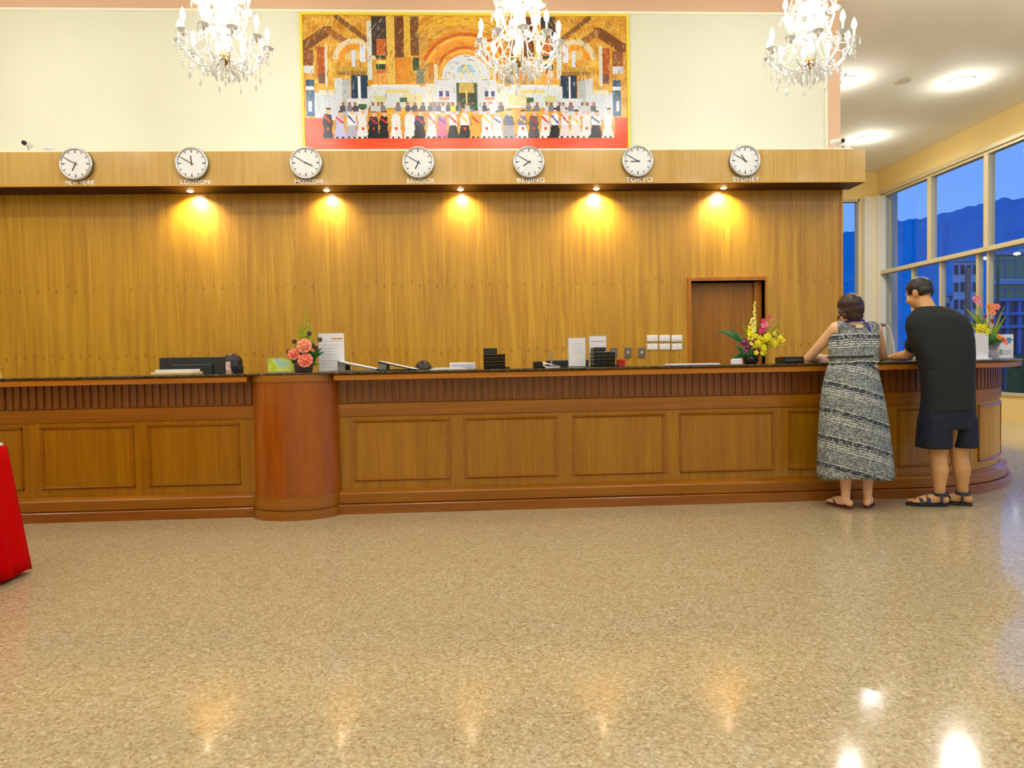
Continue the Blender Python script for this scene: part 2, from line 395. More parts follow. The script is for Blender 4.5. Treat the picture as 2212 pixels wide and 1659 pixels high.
def both(prof, name, m, left=True, x0=-6.2, **k):
    if left: MB().sweep([(x0, YP, 0, -1), (PX0, YP, 0, -1)], prof).build(name, m, ctr, **k)
    return MB().sweep([(PX1, YP, 0, -1)]+arc(0, S_END, 90), prof).build(name, m, ctr, **k)
both([(0, .0), (0, 1.03), (-.30, 1.03), (-.30, 0)], 'carcass', W_COUNT)
both([(.004, .745), (.012, .75), (.012, .845), (.004, .852), (-.02, .852), (-.02, .745)], 'top_rail', W_RAIL)
both([(.16, 1.034), (.16, 1.068), (.15, 1.08), (-.30, 1.08), (-.30, 1.03), (.12, 1.03)], 'top_moulding', wood('counter_top_moulding_wood', (156, 88, 5), (180, 108, 8), (200, 130, 16), scale=(1, 1, 30), rough=.26))
both([(.012, .178), (.03, .168), (.058, .16), (.066, .150), (.062, .08), (.05, .072), (-.02, .072), (-.02, .178)], 'base_moulding', W_RAIL)
both([(.092, .066), (.084, .073), (-.02, .073), (-.02, 0), (.092, 0)], 'plinth', wood('plinth_wood', (120, 62, 3), (140, 78, 5), (160, 96, 10), scale=(1, 1, 22), rough=.32))
# fluted frieze: many narrow fins
mb = MB().box(-6.15, PX0, YP-.002, YP+.004, .854, 1.03); x = -6.1; i = 0
while x < PX0-.02:
    mb.box(x, x+.036, YP-.016, YP+.005, .856, 1.03); x += .0575
mb.build('fluted_frieze', W_DARK, ctr); mb = MB(); mb.sweep([(PX1, YP, 0, -1)]+arc(0, S_END-.05, 60), [(.002, .854), (.002, 1.03), (-.004, 1.03), (-.004, .854)]); x = PX1+.03
while x < CX: mb.box(x, x+.036, YP-.016, YP+.005, .856, 1.03); x += .0575
s = .02
while s < S_END-.1:
    mb.sweep(arc(s, s+.036, 2), [(.016, .856), (.016, 1.03), (-.005, 1.03), (-.005, .856)]); s += .0575
mb.build('fluted_frieze', W_DARK, ctr)
# panels
def panel(s0, s1):
    mb = MB(); n = 8 if s1 > 0 else 1
    z0, z1, w_ = .238, .718, .022
    pr = lambda a, b, o0, o1: [(o0, a), (o1, a), (o1, b), (o0, b)]
    def bar(sa, sb, za, zb, nn): mb.sweep(arc(sa, sb, nn), [(0, za), (.006, za), (.018, (za+zb)/2), (.006, zb), (0, zb)])
    bar(s0, s1, z1-w_, z1, n); bar(s0, s1, z0, z0+w_, n)
    for a, b in ((s0, s0+w_), (s1-w_, s1)):
        mb.sweep(arc(a, b, 2), pr(z0, z1, 0, .012))
    o = mb.build('panel_frame', W_RAIL, ctr)
    mb = MB(); mb.sweep(arc(s0+w_, s1-w_, n), pr(z0+w_, z1-w_, 0, .003)); p = mb.build('panel', W_COUNT, ctr)
pl = [(-5.05, -4.37), (-4.20, -3.48), (-3.345, -2.65), (-2.55, -1.855), (-.985, -.235), (-.125, .612), (.732, 1.474), (1.594, 2.36), (2.48, 3.24)]
for a, b in pl: panel(a-CX, b-CX)
for a, b in ((-.13, .56), (.69, 1.42), (1.55, 2.28), (2.45, 3.15)): panel(a, b)
# pilaster: half-round
def halfround(rx, dep, n=28, base=YP+.02):
    return [(PXC+rx*math.cos(PI+PI*i/n), base-dep*math.sin(PI*i/n)**.8 if 0 < i < n else base) for i in range(n+1)]
MB().prism(halfround(.325, .215), .0, 1.05).build('pilaster', W_PIL, ctr, smooth=False, auto=None)
pm = MB(); 
pm.prism(halfround(.338, .285), .0, .068); pm.prism(halfround(.333, .262), .068, .078); pm.prism(halfround(.335, .275), .078, .15); pm.prism(halfround(.330, .245), .15, .168)
pm.build('pilaster_base', W_RAIL, ctr)
MB().prism(halfround(.345, .225), 1.03, 1.08).build('pilaster_cap', W_RAIL, ctr)
# granite worktop
mb = MB(); mb.sweep([(-6.2, YP, 0, -1), (CX-.001, YP, 0, -1)]+arc(0, S_END, 60), [(.172, 1.082), (.175, 1.088), (.172, 1.096), (-.42, 1.096), (-.42, 1.082)])
wt = mb.build('granite_countertop', M_GRAN, loc=(0, YP, 1.08)); tag(wt, 'dark polished granite top running along the wooden reception counter', 'countertop')
ZT = 1.0965
# staff desk behind the counter
dk = thing('staff_desk', 'low wooden staff desk behind the reception counter', 'desk', (0, 6.1, 0))
MB().box(-6.0, 3.3, 5.80, 6.45, .72, .75).build('desk_top', W_COUNT, dk)
for x in (-5.9, -4.0, -2.0, .2, 1.9, 3.2): MB().box(x, x+.03, 5.82, 6.40, 0, .72).build('side_panel', W_COUNT, dk)
# ------------------------------------------------------------------ clocks and city names
M_FACE = mat('clock_dial_white', (236, 240, 244), .35)
M_RIM = mat('clock_rim_silver', (206, 210, 214), .25, .85)
M_INK = mat('clock_black_ink', (70, 72, 78), .5)
M_RIMD = mat('clock_case_dark', (70, 66, 58), .4, .3)
M_LET = mat('raised_white_letters', (254, 254, 250), .4)
def clock(label):
    t = thing('wall_clock', label, 'clock', (0, 0, 0), 'world time clocks on the wooden bulkhead')
    R_ = .168
    MB().lathe([(0, 0), (R_-.006, 0), (R_, .006), (R_, .030), (R_-.004, .034), (0, .034)], n=48, axis='y').build('case', M_RIMD, t, smooth=True, auto=40)
    MB().lathe([(R_-.018, .034), (R_+.003, .030), (R_+.004, .040), (R_-.004, .052), (R_-.016, .050), (R_-.020, .042)], n=48, axis='y').build('rim', M_RIM, t, smooth=True)
    MB().lathe([(0, .040), (R_-.015, .040), (R_-.015, .0425), (0, .0425)], n=48, axis='y').build('dial', M_FACE, t)
    mk = MB()
    for h in range(12):
        a = 2*PI*h/12; r0, r1, w_ = (.118, .142, .0075) if h % 3 else (.110, .142, .011)
        mk.box(-w_/2, w_/2, -.0445, -.0425, r0, r1, rotY(a), (0, 0, 0))
    mk.lathe([(.1415, .0425), (.1435, .0425), (.1435, .044), (.1415, .044), (.1415, .0425)], n=48, axis='y').build('hour_marks', M_INK, t)
    MB().box(-.006, .006, -.046, -.044, -.02, .078).build('hour_hand', M_INK, t)
    MB().box(-.004, .004, -.048, -.0465, -.025, .115).build('minute_hand', M_INK, t)
    MB().lathe([(0, .044), (.009, .044), (.009, .05), (0, .05)], n=16, axis='y').build('hub', M_INK, t)
    return t
cities = [('NEW YORK', 6), ('LONDON', 11), ('MOSCOW', 3), ('BANGKOK', 6), ('BEIJING', 7), ('TOKYO', 8), ('SYDNEY', 10)]
where = ['leftmost clock on the bulkhead', 'second clock from the left', 'clock left below the yellow framed picture', 'below the left half of the picture', 'clock below the right half of the picture', 'clock below the right corner of the picture frame', 'rightmost clock on the bulkhead']
proto = clock('x')
for i, ((c, h), wh) in enumerate(zip(cities, where)):
    x = -4.168+1.189*i; z = 3.293 if i < 5 else 3.297
    t = proto if i == 0 else dup(proto, (0, 0, 0))
    t.location = (x, YF, z+.01); t['label'] = 'round white clock above the word %s, %s' % (c, wh)
    for ch in t.children:
        if ch.name.startswith('hour_hand'): ch.rotation_euler = (0, 2*PI*(h+50/60)/12, 0)
        if ch.name.startswith('minute_hand'): ch.rotation_euler = (0, 2*PI*50/60, 0)
    cu = bpy.data.curves.new('city_text', 'FONT'); cu.body = c; cu.size = .064; cu.extrude = .006; cu.align_x = 'CENTER'; cu.offset = .0015; cu.space_character = 1.08
    tmp = bpy.data.objects.new('city_text', cu); COL.objects.link(tmp)
    me = bpy.data.meshes.new_from_object(tmp.evaluated_get(bpy.context.evaluated_depsgraph_get())); bpy.data.objects.remove(tmp)
    me.name = 'city_name'; me.materials.clear(); me.materials.append(M_LET)
    o = bpy.data.objects.new('city_name_sign', me); COL.objects.link(o); o.rotation_euler = (PI/2, 0, 0)
    wd = max(v.co.x for v in me.vertices)-min(v.co.x for v in me.vertices); o.scale = (.30/wd, 1, 1)
    o.location = (x+.02, YF-.0065, 3.093)
    tag(o, 'small raised white letters reading %s on the bulkhead' % c, 'sign', 'city names under the clocks')
# ------------------------------------------------------------------ spotlights under the bulkhead
M_LAMP = mat('warm_lamp_lens', (255, 240, 220), .3, emit=(255, 214, 160), es=60)
M_WHITE = mat('white_plastic', (238, 238, 236), .35)
def light(name, typ, loc, power, color, parent=None, **k):
    l = bpy.data.lights.new(name, typ); l.energy = power; l.color = color
    for a, b in k.items(): setattr(l, a, b)
    o = bpy.data.objects.new(name, l); COL.objects.link(o)
    if parent is not None: o.parent = parent; o.location = V(loc)-origin(parent)
    else: o.location = loc
    return o
SPX = [-3.10, -1.63, -.16, 1.36, 2.812]
names = ['leftmost', 'second from left', 'middle', 'second from right', 'rightmost']
for i, x in enumerate(SPX):
    t = thing('spotlight', 'small warm spotlight under the wooden bulkhead, %s of the five' % names[i], 'spotlight', (x, YW-.13, ZS0), 'spotlights under the wooden bulkhead')
    MB().lathe([(.030, 0), (.045, 0), (.045, -.006), (.036, -.010), (.030, -.006)], (x, YW-.13, ZS0), 24).build('trim_ring', M_WHITE, t, smooth=True)
    MB().lathe([(0, -.002), (.029, -.002), (.026, -.016), (.012, -.022), (0, -.023)], (x, YW-.13, ZS0), 20).build('lamp', M_LAMP, t, smooth=True)
    lo = light('lamp_light', 'SPOT', (x+.01, YW-.12, ZS0-.02), (110, 56, 52, 115, 108)[i], (1, .80, .72), t, spot_size=2.5, spot_blend=1.0, shadow_soft_size=.02)
    lo.rotation_euler = (.25, 0, 0)
# ------------------------------------------------------------------ big framed picture
def painting():
    GW, GH_ = 354, 150
    sx, sy = GW/1990., GH_/850.
    buf = [[(205, 152, 52)]*GW for _ in range(GH_)]
    rnd = random.Random(3)
    def px(x, y): return (x-95)*sx, (y-85)*sy
    def blend(i, j, c, a=1):
        if 0 <= i < GW and 0 <= j < GH_:
            o = buf[j][i]; buf[j][i] = tuple(o[q]*(1-a)+c[q]*a for q in range(3))
    def rect(x0, y0, x1, y1, c, jit=0, a=1):
        i0, j0 = px(x0, y0); i1, j1 = px(x1, y1)
        for j in range(int(j0), max(int(j1), int(j0)+1)):
            for i in range(int(i0), max(int(i1), int(i0)+1)):
                d = rnd.uniform(-jit, jit); blend(i, j, tuple(q+d for q in c), a)
    def ring(cx, cy, r0, r1, c, t0=0, t1=180, ys=1.0, jit=6):
        for j in range(GH_):
            for i in range(GW):
                X = i/sx+95-cx; Y = (cy-(j/sy+85))/ys; r = math.hypot(X, Y); t = math.degrees(math.atan2(Y, X)) % 360
                if r0 <= r <= r1 and t0 <= t <= t1: d = rnd.uniform(-jit, jit); blend(i, j, tuple(q+d for q in c))
    def line(x0, y0, x1, y1, w, c, jit=8):
        n = int(math.hypot(x1-x0, y1-y0)/4)+1
        for q in range(n+1):
            x = x0+(x1-x0)*q/n; y = y0+(y1-y0)*q/n; rect(x-w/2, y-w/2, x+w/2, y+w/2, c, jit)
    # gilded upper part with speckle
    for j in range(GH_):
        for i in range(GW):
            n_ = noise.noise(V((i*.09, j*.11, 2))); n2 = noise.noise(V((i*.4, j*.4, 7)))
            base = (212+26*n_+22*n2, 158+40*n_+24*n2, 56+30*n_+22*n2); buf[j][i] = base
    for s_ in (1, -1):
        f = (lambda x: x) if s_ > 0 else (lambda x: 2160-x)
        def R(x0, y0, x1, y1, c, jit=8, a=1): rect(min(f(x0), f(x1)), y0, max(f(x0), f(x1)), y1, c, jit, a)
        line(f(100), 280, f(250), 180, 46, (118, 70, 30)); line(f(250), 180, f(470), 330, 30, (150, 96, 44)); line(f(300), 95, f(490), 240, 22, (128, 84, 38))
        R(95, 300, 160, 430, (140, 82, 44), 22); R(180, 280, 245, 470, (176, 84, 30), 24); R(225, 270, 245, 520, (214, 210, 198)); R(95, 395, 160, 440, (206, 214, 232))
        ring(f(400), 350, 96, 128, (222, 208, 178)); ring(f(400), 350, 60, 96, (228, 150, 34)); ring(f(400), 350, 0, 60, (220, 190, 120))
        R(390, 300, 415, 400, (204, 220, 246)); R(440, 275, 472, 370, (214, 226, 250)); R(330, 330, 350, 400, (224, 160, 60))
        R(285, 400, 490, 425, (186, 150, 52)); R(300, 425, 480, 452, (150, 112, 48), 18)
        R(484, 120, 512, 480, (208, 214, 208)); R(514, 95, 604, 330, (56, 50, 52), 16); R(540, 230, 600, 480, (190, 100, 40), 26)
        R(535, 330, 596, 350, (30, 70, 50)); R(535, 360, 596, 380, (236, 220, 90)); R(535, 385, 590, 415, (24, 66, 60))
        R(520, 440, 600, 500, (226, 160, 80), 24)
        R(606, 95, 652, 500, (222, 184, 84), 14); R(652, 95, 712, 345, (108, 62, 34), 14); R(712, 95, 750, 345, (220, 180, 70), 14); R(665, 345, 748, 500, (214, 142, 36), 14); R(655, 345, 668, 500, (206, 116, 24))
        R(750, 95, 800, 330, (120, 78, 44), 26); R(760, 345, 810, 420, (60, 80, 50), 22); R(800, 180, 850, 500, (196, 150, 72), 22); R(785, 410, 830, 500, (120, 130, 110), 30)
        R(855, 230, 900, 480, (190, 126, 50), 20); R(888, 330, 912, 620, (220, 208, 176))
        R(110, 480, 160, 610, (22, 78, 120), 14); R(110, 520, 160, 540, (220, 228, 240)); R(110, 600, 190, 700, (40, 90, 150), 26); R(120, 610, 140, 670, (224, 232, 246))
        R(185, 440, 225, 500, (120, 80, 60), 24); R(160, 560, 290, 720, (196, 208, 224), 12); R(190, 540, 280, 570, (222, 216, 200)); R(285, 470, 330, 700, (202, 210, 222), 10); R(330, 480, 380, 700, (176, 184, 190), 18)
        R(385, 450, 486, 596, (24, 52, 84), 10); R(424, 455, 440, 590, (228, 236, 246)); R(355, 590, 480, 700, (212, 218, 234), 16)
        R(478, 520, 835, 650, (206, 216, 226), 8); R(500, 505, 800, 525, (222, 226, 222)); R(590, 540, 740, 560, (226, 204, 110)); R(520, 575, 590, 620, (196, 202, 150), 12); R(700, 565, 820, 640, (214, 208, 160), 12); R(835, 500, 890, 660, (214, 214, 206), 12)
        R(890, 480, 1035, 690, (206, 214, 226), 8)
    for k_, r in enumerate(range(300, 60, -22)):
        ring(1080, 440, r-22, r, [(216, 150, 40), (200, 96, 28), (232, 176, 60), (236, 150, 52)][k_ % 4], 20, 160, .92)
    for r in (330, 360, 395): ring(1080, 440, r-8, r, (226, 178, 60), 40, 140)
    rect(890, 95, 1260, 150, (226, 176, 50), 16)
    ring(1080, 470, 60, 150, (206, 218, 232)); rect(985, 430, 1180, 520, (206, 216, 228), 8); ring(1080, 430, 0, 56, (150, 190, 216)); line(1050, 470, 1085, 390, 10, (226, 206, 140)); line(1120, 470, 1085, 390, 10, (226, 206, 140))
    rect(1025, 495, 1045, 650, (70, 84, 66)); rect(1130, 495, 1155, 650, (70, 84, 66)); rect(1045, 495, 1130, 545, (196, 172, 84), 12); rect(1040, 560, 1085, 650, (52, 62, 52)); rect(1090, 560, 1145, 650, (52, 62, 52)); rect(1080, 540, 1094, 650, (220, 200, 120))
    for cx in (950, 1232):
        rect(cx-34, 548, cx-10, 580, (26, 40, 128)); rect(cx+8, 548, cx+32, 580, (26, 40, 128)); rect(cx-6, 570, cx+8, 585, (230, 226, 240)); rect(cx-30, 585, cx+32, 600, (226, 120, 90)); rect(cx-16, 600, cx+18, 616, (220, 190, 190)); rect(cx-8, 616, cx+10, 628, (222, 120, 90))
    for _ in range(900):
        x = rnd.uniform(100, 2080); y = rnd.uniform(90, 470); c_ = rnd.choice([(120, 72, 30), (240, 214, 130), (250, 190, 60), (90, 60, 36), (226, 226, 206), (190, 110, 40)]); a_ = math.atan2(y-440, x-1080)+PI/2
        n_ = rnd.uniform(8, 34)
        for q in range(int(n_/5)+1): rect(x+q*5*math.cos(a_), y+q*5*math.sin(a_), x+q*5*math.cos(a_)+5, y+q*5*math.sin(a_)+5, c_, 8, .45)
    for _ in range(260):
        x = rnd.uniform(100, 2080); y = rnd.uniform(480, 640); rect(x, y, x+6, y+rnd.uniform(6, 30), rnd.choice([(240, 240, 236), (160, 170, 186), (206, 190, 120), (120, 130, 140)]), 8, .5)
    # red carpet
    rect(95, 712, 215, 925, (230, 84, 46), 6); rect(2010, 712, 2090, 925, (230, 84, 46), 6); rect(95, 815, 2090, 925, (232, 78, 40), 8)
    for _ in range(60): x = rnd.uniform(100, 2000); y = rnd.uniform(850, 915); rect(x, y, x+rnd.uniform(60, 220), y+5, (240, 104, 64), 4, .6)
    # people in formal dress
    B, W_, G_, NV = (28, 28, 40), (228, 230, 238), (92, 92, 104), (34, 40, 84)
    figs = [(235, B, B), (310, (190, 186, 226), (186, 190, 240)), (380, W_, (176, 176, 200)), (445, W_, W_), (512, (50, 46, 66), B), (575, B, B), (650, W_, W_), (735, W_, W_), (795, NV, B), (868, (226, 206, 210), W_), (932, (214, 110, 160), (214, 120, 160)), (1000, W_, B), (1072, W_, B), (1140, (224, 166, 60), (226, 170, 70)), (1208, W_, (232, 234, 240)), (1272, (206, 206, 214), (210, 212, 220)), (1345, G_, (150, 150, 166)), (1430, (120, 112, 150), W_), (1500, G_, (84, 84, 96)), (1572, (226, 216, 218), W_), (1632, W_, B), (1695, W_, (220, 214, 222)), (1762, W_, (224, 220, 226)), (1830, W_, W_), (1890, W_, (40, 36, 46)), (1965, W_, W_)]
    for cx, top, bot in figs:
        h0 = 640+rnd.uniform(-8, 14)
        wd = rnd.uniform(24, 32); hem = 32 if top == bot and top == B else 40
        for q in range(24): yy = h0+44+(760-h0-44)*q/24; hw = wd*min(1, .45+q/9.)*(1-.15*abs(q-16)/16); rect(cx-hw, yy, cx+hw, yy+8, top, 12)
        for q in range(14): yy = 755+81*q/14; hw = wd*.85+(hem-wd*.85)*q/14; rect(cx-hw, yy, cx+hw, yy+7, bot, 9)
        ring(cx, h0+30, 0, 14, (226, 180, 156), 0, 360, 1.25, 8); ring(cx, h0+18, 0, 15, (42, 32, 32), 0, 180, .8, 8)
        rect(cx-wd-3, h0+90, cx-wd+4, 755, tuple(.8*q for q in top), 8); rect(cx+wd-4, h0+90, cx+wd+3, 755, tuple(.85*q for q in top), 8)
        if top != bot or rnd.random() < .7:
            c_ = rnd.choice([(206, 44, 44), (232, 196, 60), (210, 50, 50), (60, 80, 170)]); line(cx-20, h0+60, cx+18, 740, 9, c_)
        rect(cx-6, 770, cx+10, 786, rnd.choice([(210, 70, 50), bot]), 6)
        rect(cx-26, 822, cx-10, 836, (50, 26, 26)); rect(cx+8, 822, cx+22, 836, (50, 26, 26))
    for _ in range(40):
        x = rnd.uniform(300, 2000); rect(x-9, 612, x+9, 640, (150, 104, 84), 30); rect(x-16, 640, x+16, 670, rnd.choice([(70, 70, 90), (200, 204, 216), (120, 120, 140)]), 10)
    for x, y in ((700, 600), (1480, 600), (450, 640), (1010, 650), (1130, 640)): rect(x-24, y-12, x+24, y+14, (52, 96, 62), 24)
    rect(985, 640, 1020, 670, (240, 214, 40), 8)
    return buf, GW, GH_
buf, GW, GH_ = painting()
PX_0, PX_1, PZ0, PZ1 = -1.90, 1.775, 3.46, 5.055
pic = thing('framed_picture', 'wide yellow framed picture of a gilded hall with rows of people on red carpet', 'picture', ((PX_0+PX_1)/2, YW, PZ0))
fw_ = .028
mb = MB().box(PX_0, PX_1, YW-.03, YW-.002, PZ1-fw_, PZ1).box(PX_0, PX_1, YW-.03, YW-.002, PZ0, PZ0+fw_).box(PX_0, PX_0+fw_, YW-.03, YW-.002, PZ0+fw_, PZ1-fw_).box(PX_1-fw_, PX_1, YW-.03, YW-.002, PZ0+fw_, PZ1-fw_)
mb.build('picture_frame', mat('yellow_frame', (236, 216, 60), .4), pic)
mb = MB(); x0, x1, z0, z1 = PX_0+fw_, PX_1-fw_, PZ0+fw_, PZ1-fw_
mb.v = [V((x0+(x1-x0)*i/GW, YW-.018, z1-(z1-z0)*j/GH_)) for j in range(GH_+1) for i in range(GW+1)]
mb.f = [(j*(GW+1)+i, (j+1)*(GW+1)+i, (j+1)*(GW+1)+i+1, j*(GW+1)+i+1) for j in range(GH_) for i in range(GW)]; mb.m = [0]*len(mb.f)
m = bpy.data.materials.new('printed_canvas'); k = N(m); at_ = k.n('ShaderNodeAttribute', attribute_name='print'); k.l(at_.outputs['Color'], k.b.inputs['Base Color']); k.b.inputs['Roughness'].default_value = .22
can = mb.build('printed_canvas', m, pic, fix=False)
ca = can.data.color_attributes.new('print', 'BYTE_COLOR', 'CORNER'); cols = []
for j in range(GH_):
    for i in range(GW):
        c = [max(0, min(255, q))/255 for q in buf[j][i]]; cols += (c+[1])*4
ca.data.foreach_set('color_srgb', cols)
MB().box(PX_0+.01, PX_1-.01, YW-.014, YW-.001, PZ0+.01, PZ1-.01).build('backing_board', M_WHITE, pic)
# ------------------------------------------------------------------ chandeliers
M_BULB = mat('candle_bulb_glow', (255, 255, 255), .3, emit=(255, 250, 240), es=16)
def crystal():
    m = bpy.data.materials.new('cut_crystal'); k = N(m); k.b.inputs['Base Color'].default_value = (.95, .97, .96, 1); k.b.inputs['Roughness'].default_value = .06
    k.b.inputs['Transmission Weight'].default_value = .45; k.b.inputs['IOR'].default_value = 1.45; k.b.inputs['Coat Weight'].default_value = .5; return m
M_CRY = crystal()
M_BRASS = mat('aged_brass', (176, 132, 52), .3, .9)
M_CANDLE = mat('ivory_candle_sleeve', (250, 244, 214), .5)
def chandelier(loc, label):
    L = V(loc)   # hub point
    t = thing('chandelier', label, 'chandelier', (loc[0], loc[1], ZC), 'crystal chandeliers hanging in a row')
    p = lambda r, a, z: L+V((r*math.cos(a), r*math.sin(a), z))
    MB().lathe([(0, 0), (.075, 0), (.07, -.03), (.02, -.05), (.008, -.055), (0, -.056)], (L.x, L.y, ZC), 24).build('ceiling_rose', M_BRASS, t, smooth=True)
    MB().cyl((L.x, L.y, L.z+.95), (L.x, L.y, ZC-.05), .008, n=8).build('hanging_rod', M_BRASS, t)
    MB().lathe([(0, -.065), (.014, -.06), (.02, -.045), (.045, -.03), (.055, 0), (.05, .02), (.02, .03), (0, .03)], L, 20).build('brass_hub', M_BRASS, t, smooth=True)
    prof = [(0, .03), (.02, .03), (.035, .06), (.045, .11), (.03, .17), (.022, .2), (.05, .25), (.055, .32), (.03, .40), (.02, .44), (.06, .47), (.075, .49), (.03, .52), (.022, .58), (.045, .66), (.04, .74), (.018, .82), (.05, .86), (.02, .9), (.01, .96), (0, .96)]
    MB().lathe(prof, L, 16).build('glass_stem', M_CRY, t, smooth=True)
    for z, r in ((.22, .10), (.47, .13), (.88, .10)):
        MB().lathe([(.02, z-.02), (r*.7, z-.01), (r, z+.025), (r*1.02, z+.03), (r*.68, z), (.02, z-.008)], L, 20).build('glass_dish', M_CRY, t, smooth=True)
    drop = MB().rings([[V((r*math.cos(2*PI*k/6), r*math.sin(2*PI*k/6)*.6, z)) for k in range(6)] for r, z in ((.002, 0), (.010, -.014), (.013, -.036), (.0015, -.062))]).build('crystal_drop', M_CRY, t, loc=(0, 0, 0))
    dme = drop.data; drop.location = p(.06, 0, -.07)-V(t.location)
    def adddrop(pt, s=1):
        o = bpy.data.objects.new('crystal_drop', dme); COL.objects.link(o); o.parent = t; o.location = pt-V(t.location); o.scale = (s, s, s); o.rotation_euler = (0, 0, random.uniform(0, 3))
    nd = [1]
    def arm(a, R_, zc, z0, up):
        pts = []
        for q in range(13):
            u = q/12; r = .04+(R_-.04)*u; z = z0+(-.10*math.sin(u*PI*.95)*up)+(zc-z0)*(u**2.2)
            pts.append(p(r, a, z))
        o = MB().tube(pts, [.009]*13, 8).build('arm', M_CRY, t, smooth=True)
        c = pts[-1]
        MB().lathe([(.006, -.02), (.012, -.012), (.035, -.002), (.05, .014), (.052, .018), (.03, .008), (.012, .004), (.012, .02), (0, .02)], c, 14).build('drip_dish', M_CRY, o, smooth=True)
        MB().cyl(c+V((0, 0, .018)), c+V((0, 0, .095)), .0105, n=10).build('candle_sleeve', M_CANDLE, o, smooth=True)
        MB().lathe([(.008, .095), (.018, .11), (.023, .13), (.021, .155), (.012, .18), (.003, .2), (0, .2)], c, 12).build('bulb', M_BULB, o, smooth=True)
        MB().ell(c+V((0, 0, -.028)), .008, nu=8, nv=6).build('brass_nut', M_BRASS, o, smooth=True)
        for q in range(4):
            b = a+q*PI/2
            if nd[0] < 56: adddrop(c+V((.047*math.cos(b), .047*math.sin(b), .008))); nd[0] += 1
        return c
    n1 = 10; tips = [arm(2*PI*i/n1+.2, .36, .12, .0, 1) for i in range(n1)]
    n2 = 6; tips2 = [arm(2*PI*i/n2+.5, .21, .44, .24, .8) for i in range(n2)]
    n3 = 4; tips3 = [arm(2*PI*i/n3+.1, .12, .72, .55, .6) for i in range(n3)]
    # garlands of beads: between arms, and from dish to arms, and the basket below the hub
    def beads(a, b, sag, rad=.0075, step=.0165):
        mb = MB(); n = max(3, int((b-a).length/step))
        for q in range(n+1):
            u = q/n; c = a.lerp(b, u)+V((0, 0, -sag*4*u*(1-u))); mb.ell(c, rad, nu=6, nv=4)
        mb.build('bead_garland', M_CRY, t, smooth=True)
    for i in range(n1): beads(tips[i], tips[(i+1) % n1], .07); beads(tips[i], p(.09, 2*PI*i/n1+.2, .25), .05)
    for i in range(n2): beads(tips2[i], tips2[(i+1) % n2], .06); beads(tips2[i], p(.11, 2*PI*i/n2+.5, .5), .03); beads(tips2[i], p(.09, 2*PI*i/n2+.5, .9), .06)
    for i in range(8):
        a = 2*PI*i/8; beads(p(.14, a, .02), p(.05, a+.2, -.06), .05); beads(p(.20, a+.3, -.02), p(.05, a+.2, -.05), .06); beads(p(.10, a, .5), p(.24, a+.2, .10), .05); beads(p(.09, a, .9), p(.13, a, .52), .02)
    for i in range(n1):
        a = 2*PI*i/n1+.2; big = MB(); c = p(.30, a, -.03)
        for q in range(4): big.ell(p(.29, a, -.02-.028*q), (.008, .006, .012), nu=6, nv=4)
        big.build('bead_string', M_CRY, t)
        adddrop(p(.29, a, -.125), 1.3)
        adddrop(p(.16, a+.3, -.08), 1.3); adddrop(p(.22, a+.15, -.06), 1.2); adddrop(p(.10, a+.1, -.10), 1.2)
        cb = MB()
        for q in range(5): cb.ell(p(.38, a+.31, .05-.026*q), (.009, .007, .012), nu=6, nv=4)
        cb.build('bead_string', M_CRY, t)
    mb = MB(); 
    for q in range(4): mb.ell(L+V((0, 0, -.08-.03*q)), (.008, .008, .012), nu=8, nv=5)
    mb.build('bead_string', M_CRY, t); adddrop(L+V((0, 0, -.19)), 1.0)
    light('chandelier_light', 'POINT', (L.x, L.y, L.z+.30), 25, (1, .99, .92), t, shadow_soft_size=.25)
    light('chandelier_light', 'POINT', (L.x, L.y, L.z+.75), 18, (1, .99, .92), t, shadow_soft_size=.2)
    return t
for (x, z, lab) in ((-2.17, 3.86, 'crystal chandelier with lit candle bulbs, leftmost of three'), (.42, 3.85, 'crystal chandelier with lit candle bulbs hanging in front of the framed picture'), (3.09, 3.84, 'crystal chandelier with lit candle bulbs, rightmost, in front of the salmon wall edge'), (-4.76, 3.86, 'crystal chandelier with lit candle bulbs hanging beyond the left end of the row'), (5.68, 3.83, 'crystal chandelier with lit candle bulbs hanging above the curved counter end')):
    if x == -2.17: ch0 = chandelier((x, 6.2, z), lab)
    else:
        c = dup(ch0, (x, 6.2, ZC+(z-3.86)), lab, rz=.35*x)
# ------------------------------------------------------------------ ceiling lights
M_DIFF = mat('ceiling_light_diffuser', (255, 255, 255), .4, emit=(255, 250, 238), es=40)
def ceil_light(x, y, label, power=60, r=.20, grp='added unseen round ceiling lights over the lobby'):
    t = thing('ceiling_light', label, 'ceiling light', (x, y, ZC), grp)
    MB().lathe([(r*.86, -.001), (r*1.06, -.001), (r*1.06, -.012), (r*.98, -.02), (r*.86, -.012)], (x, y, ZC), 32).build('trim_ring', M_WHITE, t, smooth=True)
    MB().lathe([(0, -.004), (r*.99, -.004), (r*.97, -.022), (r*.6, -.04), (0, -.048)], (x, y, ZC), 32).build('diffuser', M_DIFF, t)
    l = light('downlight', 'AREA', (x, y, ZC-.03), power*.5, (1, .99, .93), t, shape='DISK', size=r*1.8, spread=2.9)
    light('ceiling_fill', 'POINT', (x, y, ZC-.24), power*.05, (1, .99, .93), t, shadow_soft_size=.16)  # added fill point hanging below the fixture, brightens the ceiling
    return t
for x, y, lab in ((7.29, 9.99, 'bright round ceiling light nearest the long windows'), (5.47, 9.99, 'bright round ceiling light seen beside the salmon wall edge'), (7.35, 12.59, 'bright round ceiling light nearest the pale corner column')):
    ceil_light(x, y, lab, 300, .17, 'round ceiling lights over the side bay')
